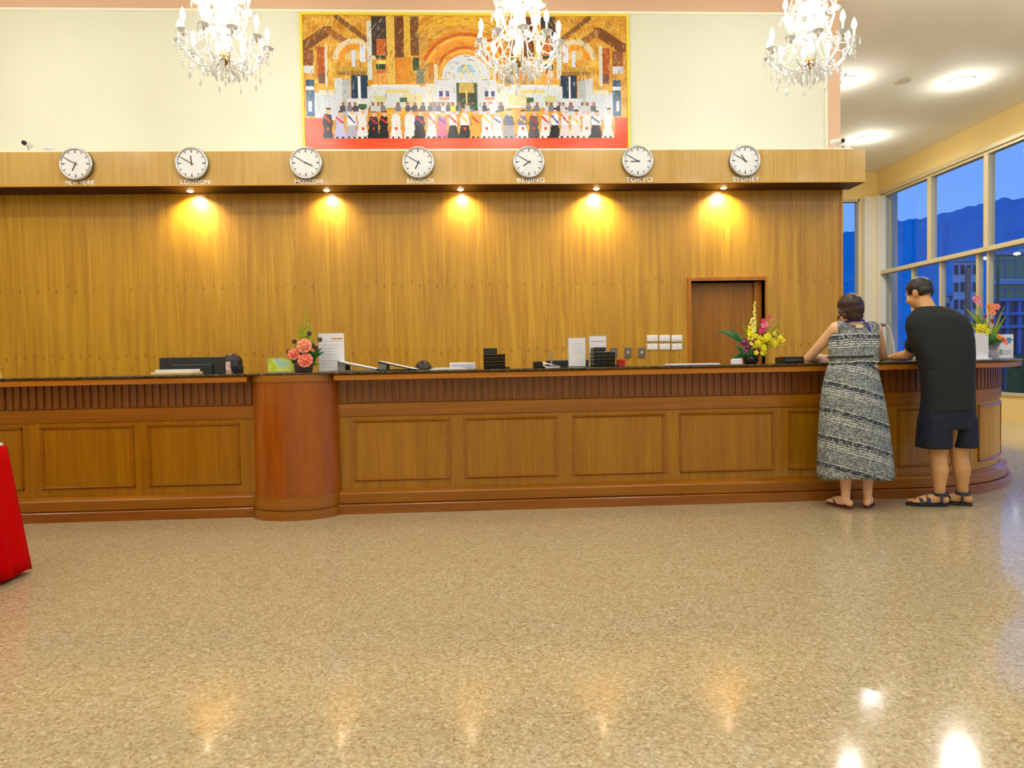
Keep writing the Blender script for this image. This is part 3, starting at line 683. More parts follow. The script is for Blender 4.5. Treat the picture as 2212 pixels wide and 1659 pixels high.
for x in (-6.2, -3.4, -.6, 2.2, 5.0, 7.6):  # grid of lamps added out of view to light the lobby
    for y in (-3.2, -.6, 2.0, 4.5):
        if x > 4 and y > 4: continue
        ceil_light(x, y, 'added unseen ceiling light over the open lobby floor', 92)
ceil_light(6.4, 6.6, 'added unseen ceiling light above the curved counter end', 110)  # one more added unseen lamp for the lobby
for x, y in ((5.47, 12.59), (7.32, 7.4)): ceil_light(x, y, 'added unseen ceiling light brightening the side bay', 260, .17, 'round ceiling lights over the side bay')  # added out of view to brighten the bay ceiling
ceil_light(6.4, 13.6+.9, 'x', 1) if False else None
sp_ = thing('ceiling_speaker', 'flat round grey speaker in the ceiling between the ceiling lights', 'speaker', (6.39, 10.0, ZC))
MB().lathe([(0, -.001), (.12, -.001), (.125, -.006), (.11, -.012), (0, -.014)], (6.39, 10.0, ZC), 32).build('speaker_grille', mat('speaker_grille_grey', (206, 198, 176), .7), sp_, smooth=True)
# cameras on the ledge
def cctv(c, label, mirror=1):
    c = V(c); t = thing('security_camera', label, 'camera', c)
    MB().box(c.x-.03, c.x+.03, c.y-.03, c.y+.03, c.z, c.z+.012).build('base', M_WHITE, t, bevel=.003)
    MB().tube([c+V((0, 0, .01)), c+V((0, 0, .05)), c+V((.0, -.02, .075))], [.012, .012, .014], 12).build('bracket', M_WHITE, t, smooth=True)
    r_ = rotZ(.5*mirror)
    mb = MB(); mb.tube([c+r_@V((0, .05, .085)), c+r_@V((0, .045, .085)), c+r_@V((0, -.08, .07)), c+r_@V((0, -.085, .07))], [.02, .03, .03, .026], 16); mb.build('housing', M_WHITE, t, smooth=True, auto=40)
    MB().tube([c+r_@V((0, -.075, .071)), c+r_@V((0, -.10, .068))], [.024, .022], 16).build('lens', mat('black_lens', (12, 12, 30), .15), t, smooth=True)
cctv((-4.70, YF+.06, ZS1+.018), 'small white security camera with dark lens on the left bulkhead ledge', .3)
cctv((4.03, YF+.05, ZS1+.018), 'small white security camera with black lens on the right end of the ledge', 1)
o = MB().rings([[V((-4.50+.07*math.cos(a)*s, YF+.08+.05*math.sin(a)*s, ZS1+.018+z)) for a in [2*PI*i/16 for i in range(16)]] for s, z in ((1, 0), (1, .015), (.8, .028), (.3, .034))]).build('wireless_router', mat('pale_blue_plastic', (176, 186, 214), .4), smooth=True, loc=(-4.50, YF+.08, ZS1+.018), auto=50)
tag(o, 'low pale blue grey device lying on the bulkhead ledge beside the left camera', 'device')
bx = thing('junction_box', 'small white box on the ledge beside the right security camera', 'box', (4.13, YF+.06, ZS1+.018))
MB().box(4.09, 4.19, YF+.03, YF+.09, ZS1+.018, ZS1+.062).build('housing', M_WHITE, bx, bevel=.006); MB().cyl((4.105, YF+.028, ZS1+.03), (4.105, YF+.022, ZS1+.03), .012, n=12).build('knob', M_INK, bx)
# wall plates
for r in range(2):
    for c in range(3):
        a = at(1409+26.5*c, (731, 749)[r], Y=YW); t = thing('socket_plate', 'white wall socket plate, %s row, %s of three, left of the doorway' % (('upper', 'lower')[r], ('left', 'middle', 'right')[c]), 'socket', (a.x, YW, a.z), 'white socket plates on the wood wall')
        w_, h_ = .062, .036; 
        MB().box(a.x-w_, a.x+w_, YW-.012, YW, a.z-h_, a.z+h_).build('plate', M_WHITE, t, bevel=.004)
        for dx in (-.03, .03): MB().box(a.x+dx-.018, a.x+dx+.018, YW-.016, YW-.011, a.z-.02, a.z+.02).build('socket_insert', M_FACE, t, bevel=.002)
for i, px_ in enumerate((1326, 1356, 1386)):
    a = at(px_, 762, Y=YW); t = thing('switch_plate', 'grey metal switch plate on the wood wall, %s of three' % ('leftmost, partly behind the black trays', 'middle', 'rightmost')[i], 'switch', (a.x, YW, a.z), 'grey switch plates on the wood wall')
    MB().box(a.x-.04, a.x+.04, YW-.010, YW, a.z-.06, a.z+.06).build('plate', mat('grey_switch_plate', (120, 112, 104), .4, .4), t, bevel=.004)
    MB().box(a.x-.012, a.x+.012, YW-.016, YW-.009, a.z-.012, a.z+.02).build('switch_key', mat('pale_switch_key', (190, 190, 186), .4), t, bevel=.002)
# ------------------------------------------------------------------ things on the counter
M_BLK = mat('black_plastic', (16, 18, 20), .35)
M_SLATE = mat('dark_grey_monitor_plastic', (38, 46, 52), .4)
M_CARD = mat('black_matte_card', (14, 15, 17), .95, spec=.05)
M_PAPER = mat('white_paper', (236, 236, 244), .6)
M_GREY = mat('mid_grey_plastic', (120, 120, 112), .45)
M_ACR = mat('clear_acrylic', (235, 240, 245), .08, trans=.8)
M_ORANGE = mat('orange_print', (230, 150, 100), .6); M_LGREY = mat('grey_print', (176, 176, 190), .6)
# monitor seen from behind, on the staff desk
def monitor(x0, x1, ytop, Y, label, zb=.75):
    A = at(x0, ytop, Y=Y); B = at(x1, ytop, Y=Y); t = thing('computer_monitor', label, 'monitor', ((A.x+B.x)/2, Y, zb)); zt = A.z-.003; cx = (A.x+B.x)/2
    MB().box(A.x, B.x, Y-.012, Y+.02, zt-.34, zt).build('casing', M_SLATE, t, bevel=.006)
    MB().box(A.x+.1, B.x-.1, Y-.035, Y-.012, zt-.27, zt-.06).build('rear_housing', M_SLATE, t, bevel=.01)
    MB().box(A.x+.015, B.x-.015, Y+.02, Y+.022, zt-.325, zt-.015).build('screen', mat('lit_screen', (90, 110, 150), .2, emit=(150, 170, 220), es=.8), t)
    MB().box(cx-.03, cx+.03, Y-.04, Y-.015, zb+.01, zt-.12).build('stand', M_SLATE, t); MB().box(cx-.12, cx+.12, Y-.1, Y+.09, zb, zb+.012).build('stand_foot', M_SLATE, t, bevel=.004)
monitor(345, 486, 772, 6.05, 'wide dark computer monitor seen from behind, left of the pilaster')
monitor(1180, 1271, 778, 6.0, 'black computer monitor top showing behind the two white signs')
def xs(x0, x1, Y): return at(x0, 790, Y=Y).x, at(x1, 790, Y=Y).x
def ztop(x, y, Y): return at(x, y, Y=Y).z
# tray of paper far left
a, b = xs(338, 425, 5.6); t = thing('paper_tray', 'shallow cream tray of white paper in front of the dark monitor', 'tray', ((a+b)/2, 5.6, ZT))
MB().box(a, b, 5.5, 5.72, ZT, ZT+.022).build('tray', mat('cream_tray', (226, 200, 150), .5), t, bevel=.004)
MB().box(a+.03, b-.02, 5.51, 5.71, ZT+.022, ZT+.042).build('paper_stack', M_PAPER, t)
# printed cards standing on the counter
def poster(x0, x1, ytop, Y, label, name='sign_holder', cat='sign', paper=M_PAPER, rz=0, lines=(), foot=True, obj=None):
    a, b = xs(x0, x1, Y); z = ztop((x0+x1)/2, ytop, Y); t = thing(name, label, cat, ((a+b)/2, Y, ZT)); cx = (a+b)/2; hw = (b-a)/2
    R_ = rotZ(rz); q = lambda u, v, w_: (cx+u, Y+v, w_)
    mb = MB().box(cx-hw, cx+hw, Y-.004, Y+.004, ZT, z); mb.box(cx-hw, cx+hw, Y-.03, Y+.05, ZT, ZT+.004); mb.build('acrylic_stand', M_ACR, t)
    MB().box(cx-hw+.006, cx+hw-.006, Y-.0062, Y-.0042, ZT+.008, z-.006).build('printed_sheet', paper, t)
    H_ = z-ZT
    for (u0, u1, v0, v1, m_) in lines: MB().box(cx-hw+2*hw*u0, cx-hw+2*hw*u1, Y-.0072, Y-.0062, ZT+H_*v0, ZT+H_*v1).build('printed_block', m_, t)
    return t
def yg():
    m = bpy.data.materials.new('yellow_green_print'); k = N(m); n_ = k.noise(k.pos((9, 9, 9)), 1, 2)
    k.l(k.ramp(n_, [(.32, lin((160, 220, 220))), (.45, lin((222, 232, 110))), (.55, lin((206, 220, 30))), (.7, lin((150, 210, 70)))]), k.b.inputs['Base Color']); return m
poster(578, 636, 773, 5.55, 'small yellow green printed card standing left of the rose arrangement', paper=yg())
poster(688, 746, 719, 5.62, 'tall white printed notice standing right of the rose arrangement', lines=[(.5, .92, .83, .87, M_ORANGE), (.2, .9, .78, .79, M_LGREY)]+[(.12, .5+.35*((i*7) % 5)/5, .12+.08*i, .13+.08*i, M_LGREY) for i in range(8)])
poster(1227, 1266, 729, 5.62, 'plain tall white sign, left one of the pair beside the black trays', lines=[(.2, .8, .5+.09*i, .512+.09*i, M_LGREY) for i in range(4)])
poster(1272, 1311, 725, 5.66, 'tall white sign, right one of the pair, half behind the black trays', lines=[(.12, .9, .8, .83, M_LGREY), (.1, .92, .55, .56, M_LGREY)])
# slanted display racks
def slant(x0, x1, y0, y1, Y, label, body):
    a, b = xs(x0, x1, Y); za, zb = ztop(x0, y0, Y), ztop(x1, y1, Y); t = thing('brochure_rack', label, 'rack', ((a+b)/2, Y, ZT))
    for yy in (Y-.10, Y+.10):
        MB().add([(a, yy-.006, ZT), (a, yy+.006, ZT), (a+.06, yy-.006, ZT), (a+.06, yy+.006, ZT), (a, yy-.006, za), (a, yy+.006, za), (a+.06, yy-.006, za+(zb-za)*.06/(b-a)), (a+.06, yy+.006, za+(zb-za)*.06/(b-a))], [(0, 1, 3, 2), (4, 6, 7, 5), (0, 4, 5, 1), (2, 3, 7, 6), (0, 2, 6, 4), (1, 5, 7, 3)]).build('side_support', M_GREY, t)
    d = V((b-a, 0, zb-za)).normalized(); n_ = V((-d.z, 0, d.x))
    def slab(h0, h1, yy0, yy1, nm, m_):
        vs = [V((x, yy, z))+n_*h for x, z in ((a, za), (b, zb)) for yy in (yy0, yy1) for h in (h0, h1)]
        MB().add(vs, [(0, 1, 3, 2), (4, 6, 7, 5), (0, 4, 5, 1), (2, 3, 7, 6), (0, 2, 6, 4), (1, 5, 7, 3)]).build(nm, m_, t)
    slab(-.014, -.004, Y-.11, Y+.11, 'sloping_board', body); slab(-.004, .001, Y-.105, Y+.105, 'open_sheet', M_PAPER)
    MB().box(a, b, Y-.11, Y+.11, ZT, ZT+.01).build('base', body, t)
slant(735, 816, 780, 796, 5.55, 'grey rack with a white sheet sloping down to the right, beside the tall white notice', M_GREY)
slant(822, 902, 780, 797, 5.62, 'dark rack with a sloping white sheet, in front of the second seated clerk', M_SLATE)
# flat papers, white box
a, b = xs(928, 1012, 5.5); t = thing('paper_stack', 'loose stack of pale papers lying right of the dark sloping rack', 'paper', ((a+b)/2, 5.5, ZT))
for i in range(4): MB().box(a+.012*i, b-.02*i, 5.42+.01*i, 5.62-.008*i, ZT+.004*i, ZT+.0038+.004*i, rotZ(.03*(i-1.5))).build('sheet', M_PAPER if i % 2 else mat('grey_paper', (190, 186, 170), .6), t)
a, b = xs(972, 1027, 5.75); z = ztop(1000, 783, 5.75); t = thing('tissue_box', 'white box standing behind the loose papers', 'box', ((a+b)/2, 5.72, ZT))
MB().box(a, b, 5.69, 5.76, ZT, z).build('carton', M_PAPER, t, bevel=.003); MB().box(a+.02, b-.02, 5.688, 5.69, ZT+.01, z-.015).build('printed_block', mat('pale_blue_print', (200, 206, 240), .6), t)
# black stacked trays
def trays(x0, x1, xm, ytop, ystep, Y, label):
    a, b = xs(x0, x1, Y); m_ = xs(xm, xm, Y)[0]; z = ztop(x0, ytop, Y); z2 = ztop(x1, ystep, Y); t = thing('tray_tower', label, 'tray', ((a+b)/2, Y, ZT)); H_ = z2-ZT; n = 4
    for i in range(n):
        zz = ZT+H_*i/n; mb = MB(); mb.box(a, b, Y-.08, Y+.10, zz+.003, zz+.010); mb.box(a, a+.006, Y-.08, Y+.1, zz, zz+H_/n-.002); mb.box(b-.006, b, Y-.08, Y+.1, zz, zz+H_/n-.002); mb.box(a, b, Y+.094, Y+.1, zz, zz+H_/n-.002); mb.box(a, b, Y-.08, Y-.072, zz, zz+H_/n*.62)
        mb.build('tray', M_BLK, t, bevel=.001)
        MB().box(a+.01, b-.012, Y-.06, Y+.09, zz+.010, zz+.016).build('card', M_CARD, t)
    MB().box(a, m_, Y-.075, Y+.09, z2, z-.003).build('top_box', M_BLK, t, bevel=.004); MB().box(a+.01, m_-.01, Y-.077, Y-.074, z2+.012, z-.015).build('front_label', M_SLATE, t)
    MB().box(b-.01, b+.035, Y-.08, Y+.06, ZT, ZT+.012).build('foot_pad', M_BLK, t)
trays(1045, 1091, 1074, 752, 764, 5.60, 'black stepped tower of small trays left of the black monitor and white signs')
trays(1280, 1325, 1306, 750, 759, 5.50, 'black stepped tower of small trays right of the pair of white signs')
# small machines
a, b = xs(1152, 1171, 5.55); t = thing('card_reader', 'small black card machine left of the folded white paper', 'card machine', ((a+b)/2, 5.55, ZT))
MB().box(a, b, 5.50, 5.62, ZT, ZT+.05).build('body', M_BLK, t, bevel=.006); MB().box(a+.012, b-.012, 5.51, 5.55, ZT+.05, ZT+.053).build('screen', M_SLATE, t)
a, b = xs(1173, 1208, 5.48); t = thing('paper_form', 'folded white paper form beside the black card machine', 'paper', ((a+b)/2, 5.48, ZT))
g = [[(a+(b-a)*u, 5.42+.16*v, ZT+.012+.035*(1-u)*(.6+.4*v)) for u in [i/8 for i in range(9)]] for v in (0, .5, 1)]
mb = MB(); mb.sheet(g, .002); mb.box(a, a+.01, 5.43, 5.57, ZT, ZT+.03); mb.box(a, b, 5.43, 5.57, ZT, ZT+.012); mb.build('sheet', M_PAPER, t)
a, b = xs(1186, 1193, 5.9); t = thing('table_pen_holder', 'slim silver stick standing behind the folded white paper', 'stand', ((a+b)/2, 5.74, ZT))
MB().cyl(((a+b)/2-.01, 5.74, ZT), ((a+b)/2-.01, 5.74, ztop(1189, 757, 5.74)), .009, n=12).build('stem', mat('brushed_silver', (180, 180, 190), .3, .8), t); MB().cyl(((a+b)/2-.01, 5.74, ZT), ((a+b)/2-.01, 5.74, ZT+.01), .03, n=20).build('base', M_BLK, t)
a, b = xs(1333, 1349, 5.55); z = ztop(1340, 776, 5.55); t = thing('red_box', 'small red box right of the black stepped trays', 'box', ((a+b)/2, 5.55, ZT))
MB().box(a, b, 5.52, 5.58, ZT, z-.006).build('body', mat('red_card', (205, 16, 30), .4), t, bevel=.003); MB().box(a-.002, b+.002, 5.518, 5.582, z-.014, z).build('lid', mat('red_lid', (220, 60, 50), .4), t, bevel=.003)
a, b = xs(1442, 1548, 5.42); t = thing('guest_register', 'long white open register lying on the counter below the doorway', 'book', ((a+b)/2, 5.42, ZT))
mb = MB().box(a, b, 5.32, 5.54, ZT, ZT+.004); mb.build('cover', M_LGREY, t); MB().box(a+.008, (a+b)/2-.003, 5.325, 5.535, ZT+.004, ZT+.013).build('left_pages', M_PAPER, t, bevel=.003); MB().box((a+b)/2+.003, b-.008, 5.325, 5.535, ZT+.004, ZT+.012).build('right_pages', M_PAPER, t, bevel=.003)
a, b = xs(1580, 1602, 5.44); t = thing('card_box', 'little white card box left of the yellow and pink bouquet', 'box', ((a+b)/2, 5.5, ZT))
MB().box(a, b, 5.42, 5.46, ZT, ZT+.04).build('box', M_PAPER, t, bevel=.003); MB().box(a+.01, b-.01, 5.43, 5.45, ZT+.04, ZT+.047).build('cards', mat('pale_blue_cards', (206, 222, 236), .6), t)
a, b = xs(1684, 1729, 5.45); t = thing('card_terminal', 'low black box on the counter beside the leaning woman', 'box', ((a+b)/2, 5.45, ZT))
MB().box(a, b, 5.38, 5.54, ZT, ZT+.052).build('body', M_BLK, t, bevel=.006); MB().box(a+.012, b-.012, 5.378, 5.381, ZT+.015, ZT+.038).build('front_slot', M_INK, t); MB().box(a+.02, b-.02, 5.40, 5.50, ZT+.052, ZT+.055).build('keypad', M_GREY, t)
# yellow thing at far left
a = at(0, 815, Y=5.5); t = thing('desk_flag', 'yellow card at the far left end of the counter', 'card', (a.x-.05, 5.5, ZT))
MB().box(a.x-.12, a.x+.012, 5.49, 5.496, ZT, ZT+.055).build('card', mat('yellow_card', (222, 196, 60), .5), t); MB().box(a.x-.12, a.x+.012, 5.47, 5.52, ZT, ZT+.004).build('foot', M_PAPER, t)
# paper under the woman's hands
a, b = xs(1752, 1800, 5.42); t = thing('registration_form', 'white form on the counter under the woman\'s forearms', 'paper', ((a+b)/2, 5.5, ZT))
MB().box(a, b+.12, 5.34, 5.56, ZT, ZT+.004).build('clipboard', mat('brown_clipboard', (150, 116, 70), .5), t); MB().box(a+.01, b+.11, 5.35, 5.54, ZT+.004, ZT+.007).build('sheet', M_PAPER, t)
# thin curved rod between the two guests
A = at(1910, 702, Y=5.75); B_ = at(1932, 765, Y=5.75)
t = thing('curved_rod', 'thin pale curved rod standing between the woman and the man', 'lamp', (B_.x, 5.75, ZT))
pts = [V((A.x+(B_.x-A.x)*(math.sin(u*PI/2)), 5.75, A.z-(A.z-ZT)*(1-math.cos(u*PI/2)))) for u in [i/14 for i in range(15)]]
MB().tube(pts, [.009]*15, 10).build('curved_arm', mat('pale_satin_metal', (226, 228, 232), .3, .3), t, smooth=True); MB().lathe([(0, 0), (.055, 0), (.055, .008), (.02, .016), (0, .016)], (B_.x, 5.75, ZT), 24).build('base', M_GREY, t, smooth=True)
MB().tube([A+V((.01, 0, 0)), A+V((-.05, 0, .004))], [.012, .02], 12).build('lamp_head', M_GREY, t, smooth=True)  # grey tip of the rod, gives no light
# right-hand stand and leaflet box (on the curved end)
def rposter(x0, x1, ytop, Y, label, name, cat, extra):
    a, b = at(x0, 750, Y=Y).x, at(x1, 750, Y=Y).x; z = ztop((x0+x1)/2, ytop, Y); return a, b, z, thing(name, label, cat, ((a+b)/2, Y, ZT))
a, b, z, t = rposter(2098, 2126, 720, 5.75, 'tall white leaflet box left of the orange bouquet at the counter end', 'leaflet_holder', 'holder', 0)
MB().box(a, b, 5.70, 5.71, ZT, z).box(a, b, 5.79, 5.80, ZT, z).box(a, a+.006, 5.71, 5.79, ZT, z).box(b-.006, b, 5.71, 5.79, ZT, z).box(a, b, 5.70, 5.80, ZT, ZT+.006).build('box', M_PAPER, t)
MB().box(a+.01, b-.01, 5.715, 5.785, ZT+.006, z-.03).build('leaflets', mat('cream_leaflets', (222, 214, 190), .6), t); MB().box(a-.04, b, 5.66, 5.72, ZT, ZT+.008).build('foot', M_PAPER, t)
a, b, z, t = rposter(2133, 2188, 722, 5.95, 'white notice with small coloured prints behind the orange bouquet', 'notice_board', 'sign', 0)
MB().box(a, b, 5.945, 5.955, ZT, z).box(a, b, 5.92, 6.0, ZT, ZT+.006).build('acrylic_stand', M_ACR, t); MB().box(a+.004, b-.004, 5.94, 5.945, ZT+.006, z-.004).build('printed_sheet', M_PAPER, t)
for (u0, u1, v0, v1, c) in ((.72, .88, .62, .86, (70, 150, 210)), (.42, .56, .16, .38, (150, 176, 150)), (.08, .24, .1, .36, (150, 176, 150)), (.62, .9, .2, .24, (186, 186, 190)), (.62, .9, .3, .34, (190, 190, 196)), (.9, .96, .74, .8, (130, 80, 110))):
    MB().box(a+(b-a)*u0, a+(b-a)*u1, 5.938, 5.94, ZT+(z-ZT)*v0, ZT+(z-ZT)*v1).build('printed_block', mat('print', c, .6), t)
# ------------------------------------------------------------------ flowers
M_LEAF = mat('leaf_green', (52, 118, 44), .45, var=.3); M_LEAF2 = mat('lime_leaf', (150, 178, 30), .5, var=.25); M_LEAFB = mat('blue_green_leaf', (70, 140, 96), .45, var=.2); M_STEM = mat('stem_green', (96, 136, 30), .5)
def leaf(base, tip, w_, mt, parent, up=.12, name='leaf'):
    base, tip = V(base), V(tip); d = tip-base; side = d.cross(V((0, 1, .25))).normalized(); g = []
    bend = V((0, 0, up*d.length))
    for i in range(9):
        u = i/8; c = base+d*u+bend*4*u*(1-u)*.5; h = w_*math.sin(PI*min(.98, max(.04, u**.8)))
        g.append([c-side*h+V((0, -.3*h, 0)), c, c+side*h+V((0, -.3*h, 0))])
    return MB().sheet(g, .0012).build(name, mt, parent, smooth=True)
def rose(c, r, mt, parent, face=(0, -1, .35), name='rose'):
    mb = MB(); c = V(c); f = V(face).normalized(); q = f.to_track_quat('Z', 'Y').to_matrix()
    mb.ell(c, r*.35, nu=10, nv=6)
    for ringi, (n, rr, tilt) in enumerate(((4, .45, 1.15), (6, .68, .85), (8, .95, .5))):
        for k_ in range(n):
            a = 2*PI*k_/n+ringi*.5; g = []
            for i in range(5):
                u = i/4; row = []
                for j in range(5):
                    v = (j/4-.5)*2; wv = r*rr*.62*math.sin(PI*(.15+.7*u))*v
                    out = r*rr*(u**.8)*(math.cos(tilt)+.25); hgt = r*(.75*u*math.sin(tilt)-.25*v*v*u)-r*.25
                    row.append(c+q@(V((math.cos(a)*out-math.sin(a)*wv, math.sin(a)*out+math.cos(a)*wv, hgt))))
                g.append(row)
            mb.sheet(g, .0015)
    return mb.build(name, mt, parent, smooth=True)
def blossom(c, r, mt, parent, n=5, face=(0, -1, .2), name='blossom', mc=None):
    mb = MB(); c = V(c); q = V(face).normalized().to_track_quat('Z', 'Y').to_matrix()
    for k_ in range(n):
        a = 2*PI*k_/n; g = [[c+q@V((math.cos(a)*r*u-math.sin(a)*r*.38*math.sin(PI*(.1+.8*u))*v, math.sin(a)*r*u+math.cos(a)*r*.38*math.sin(PI*(.1+.8*u))*v, r*.35*u*(1-u)+r*.15*u)) for v in (-1, 0, 1)] for u in (.05, .35, .7, 1)]
        mb.sheet(g, .001)
    o = mb.build(name, mt, parent, smooth=True)
    MB().ell(c+q@V((0, 0, r*.08)), r*.2, nu=8, nv=5).build('flower_centre', mc or M_STEM, o, smooth=True)
    return o
def spike(base, tip, n, r0, r1, mt, parent, rnd, name='flower_spike'):
    base, tip = V(base), V(tip); o = MB().tube([base, base.lerp(tip, .5)+V((.004, 0, 0)), tip], [.003, .0025, .0012], 6).build(name, M_STEM, parent, smooth=True); mb = MB()
    for i in range(n):
        u = .25+.75*i/(n-1); c = base.lerp(tip, u); r = r0+(r1-r0)*(i/(n-1)); a = rnd.uniform(0, 2*PI)
        mb.ell(c+V((math.cos(a)*r*.7, math.sin(a)*r*.7, 0)), (r, r, r*1.3), nu=8, nv=6)
    mb.build('florets', mt, o, smooth=True); return o
def P(x, y, Y): return at(x, y, Y=Y)
def arr_loc(x, Y): return (at(x, 790, Y=Y).x, Y, ZT)
def potm(t, loc, prof, m_): MB().lathe(prof, loc, 24).build('vase', m_, t, smooth=True)
rnd = random.Random(5)
# 1: roses left
Y = 5.5; loc = arr_loc(656, Y); t = thing('flower_arrangement', 'bouquet of coral pink roses with green spikes in a dark basket', 'flowers', loc, 'flower arrangements on the counter')
def basket():
    m = bpy.data.materials.new('dark_woven_basket'); k = N(m); wv = k.n('ShaderNodeTexChecker'); wv.inputs['Scale'].default_value = 90; k.l(k.pos(), wv.inputs[0])
    k.l(k.mix(wv.outputs[1], lin((58, 44, 40)), lin((108, 94, 88))), k.b.inputs['Base Color']); k.b.inputs['Roughness'].default_value = .6; return m
potm(t, loc, [(0, 0), (.06, 0), (.068, .01), (.075, .06), (.08, .075), (.07, .075), (.06, .05), (0, .05)], basket())
M_ROSE = mat('coral_rose', (244, 128, 104), .5, var=.15); M_ROSE2 = mat('salmon_rose', (246, 150, 118), .5, var=.15)
rose(P(657, 747, 5.43), .056, M_ROSE2, t); rose(P(634, 765, 5.44), .045, M_ROSE, t); rose(P(659, 778, 5.41), .056, M_ROSE, t)
for (x, y, xb) in ((662, 664, 658), (666, 684, 660), (647, 690, 652), (651, 700, 654), (672, 700, 662)): spike(P(xb, 775, 5.52), P(x, y, 5.52), 16, .011, .004, M_LEAF2, t, rnd)
M_PURP = mat('dark_purple_flower', (64, 8, 36), .5)
for (x, y) in ((668, 721), (691, 734), (624, 760), (676, 748), (683, 752), (636, 738), (649, 756)): blossom(P(x, y, 5.46), .022, M_PURP, t, 6, name='dark_blossom')
for (x0, y0, x1, y1, m_, w_) in ((655, 790, 700, 760, M_LEAF, .02), (655, 790, 622, 775, M_LEAF2, .016), (658, 780, 688, 716, M_LEAF2, .01), (650, 780, 634, 728, M_LEAF2, .009), (662, 785, 696, 752, M_LEAF, .018), (664, 790, 692, 786, M_LEAF2, .016), (655, 775, 672, 742, M_LEAF, .022), (652, 780, 640, 745, M_LEAF, .02), (650, 785, 628, 782, M_LEAF, .016), (660, 780, 675, 700, M_LEAF2, .007), (655, 780, 643, 700, M_LEAF2, .007), (660, 765, 680, 765, M_LEAF, .025), (650, 770, 645, 758, M_LEAF, .02), (670, 790, 684, 770, M_LEAF, .02)):
    leaf(P(x0, y0, 5.5), P(x1, y1, 5.48+rnd.uniform(-.03, .03)), w_, m_, t)
MB().ell(V(loc)+V((0, 0, .10)), (.07, .06, .05)).build('foliage_mass', M_LEAF, t, smooth=True)
# 2: big bouquet right of the door
Y = 5.5; loc = arr_loc(1622, Y); t = thing('flower_arrangement', 'large bouquet of yellow, pink and purple flowers in front of the doorway', 'flowers', loc, 'flower arrangements on the counter')
potm(t, loc, [(0, 0), (.045, 0), (.06, .02), (.065, .045), (.055, .065), (.05, .065), (.045, .03), (0, .03)], mat('dark_glass_bowl', (52, 44, 36), .1, trans=.4))
MB().ell(V(loc)+V((0, 0, .09)), (.08, .06, .06)).build('foliage_mass', M_LEAF, t, smooth=True)
M_YL = mat('bright_yellow_petal', (248, 232, 10), .5); M_YL2 = mat('pale_yellow_petal', (240, 232, 120), .5); M_PK = mat('hot_pink_petal', (232, 40, 120), .5, var=.2); M_PK2 = mat('light_pink_petal', (246, 130, 170), .5); M_VI = mat('violet_petal', (116, 14, 104), .5, var=.2)
for i in range(48):
    x = rnd.gauss(1655, 17); y = rnd.gauss(742, 12)
    if not (1620 < x < 1692 and 716 < y < 768): continue
    blossom(P(x, y, 5.44+rnd.uniform(-.06, .05)), .021, M_YL, t, 5, (rnd.uniform(-.5, .5), -1, rnd.uniform(-.2, .6)), 'yellow_blossom', mat('blossom_eye', (150, 110, 10), .5) if i == 0 else M_STEM)
for (x, y) in ((1625, 722), (1632, 727), (1640, 733)): blossom(P(x, y, 5.43), .02, M_YL, t, 5, name='yellow_blossom')
for (x, y) in ((1606, 742), (1616, 748), (1612, 757), (1622, 742), (1637, 762), (1634, 756), (1607, 737)): blossom(P(x, y, 5.41), .027, M_VI, t, 7, name='violet_blossom', mc=M_YL)
for (x, y, r) in ((1647, 712, .024), (1643, 716, .024), (1650, 703, .028), (1654, 700, .024), (1649, 693, .02), (1661, 684, .016)): blossom(P(x, y, 5.45), r, M_PK if (x*3) % 2 else M_PK2, t, 6, name='pink_blossom')
spike(P(1640, 735, 5.47), P(1686, 666, 5.47), 12, .008, .004, M_PK2, t, rnd)
spike(P(1626, 745, 5.47), P(1630, 652, 5.47), 20, .018, .006, M_YL2, t, rnd); spike(P(1628, 745, 5.45), P(1622, 690, 5.45), 12, .017, .010, M_YL2, t, rnd)
spike(P(1622, 745, 5.44), P(1617, 705, 5.44), 10, .014, .008, M_YL, t, rnd)
for (x0, y0, x1, y1, m_, w_) in ((1612, 745, 1550, 713, M_LEAFB, .020), (1610, 748, 1576, 708, M_LEAFB, .012), (1610, 765, 1577, 778, M_LEAFB, .018), (1608, 770, 1590, 745, M_LEAFB, .016), (1640, 750, 1690, 690, M_LEAF2, .012), (1642, 755, 1694, 712, M_LEAF2, .012), (1640, 760, 1692, 735, M_LEAF2, .010), (1620, 745, 1604, 700, M_LEAF2, .010), (1618, 745, 1598, 728, M_LEAF2, .012), (1625, 750, 1612, 715, M_LEAF2, .014), (1632, 750, 1640, 700, M_LEAF, .010), (1640, 765, 1660, 772, M_LEAF2, .016), (1615, 770, 1603, 770, M_LEAF, .024), (1630, 770, 1632, 755, M_LEAF, .024), (1645, 745, 1690, 752, M_LEAF2, .008), (1630, 745, 1660, 695, M_LEAF2, .009)):
    leaf(P(x0, y0, 5.5), P(x1, y1, 5.46+rnd.uniform(-.04, .04)), w_, m_, t)
for (a_, b_) in (((1640, 745), (1692, 722)), ((1640, 750), (1697, 745)), ((1635, 740), (1680, 712))): spike(P(*a_, 5.46), P(*b_, 5.46), 10, .006, .004, M_YL, t, rnd)
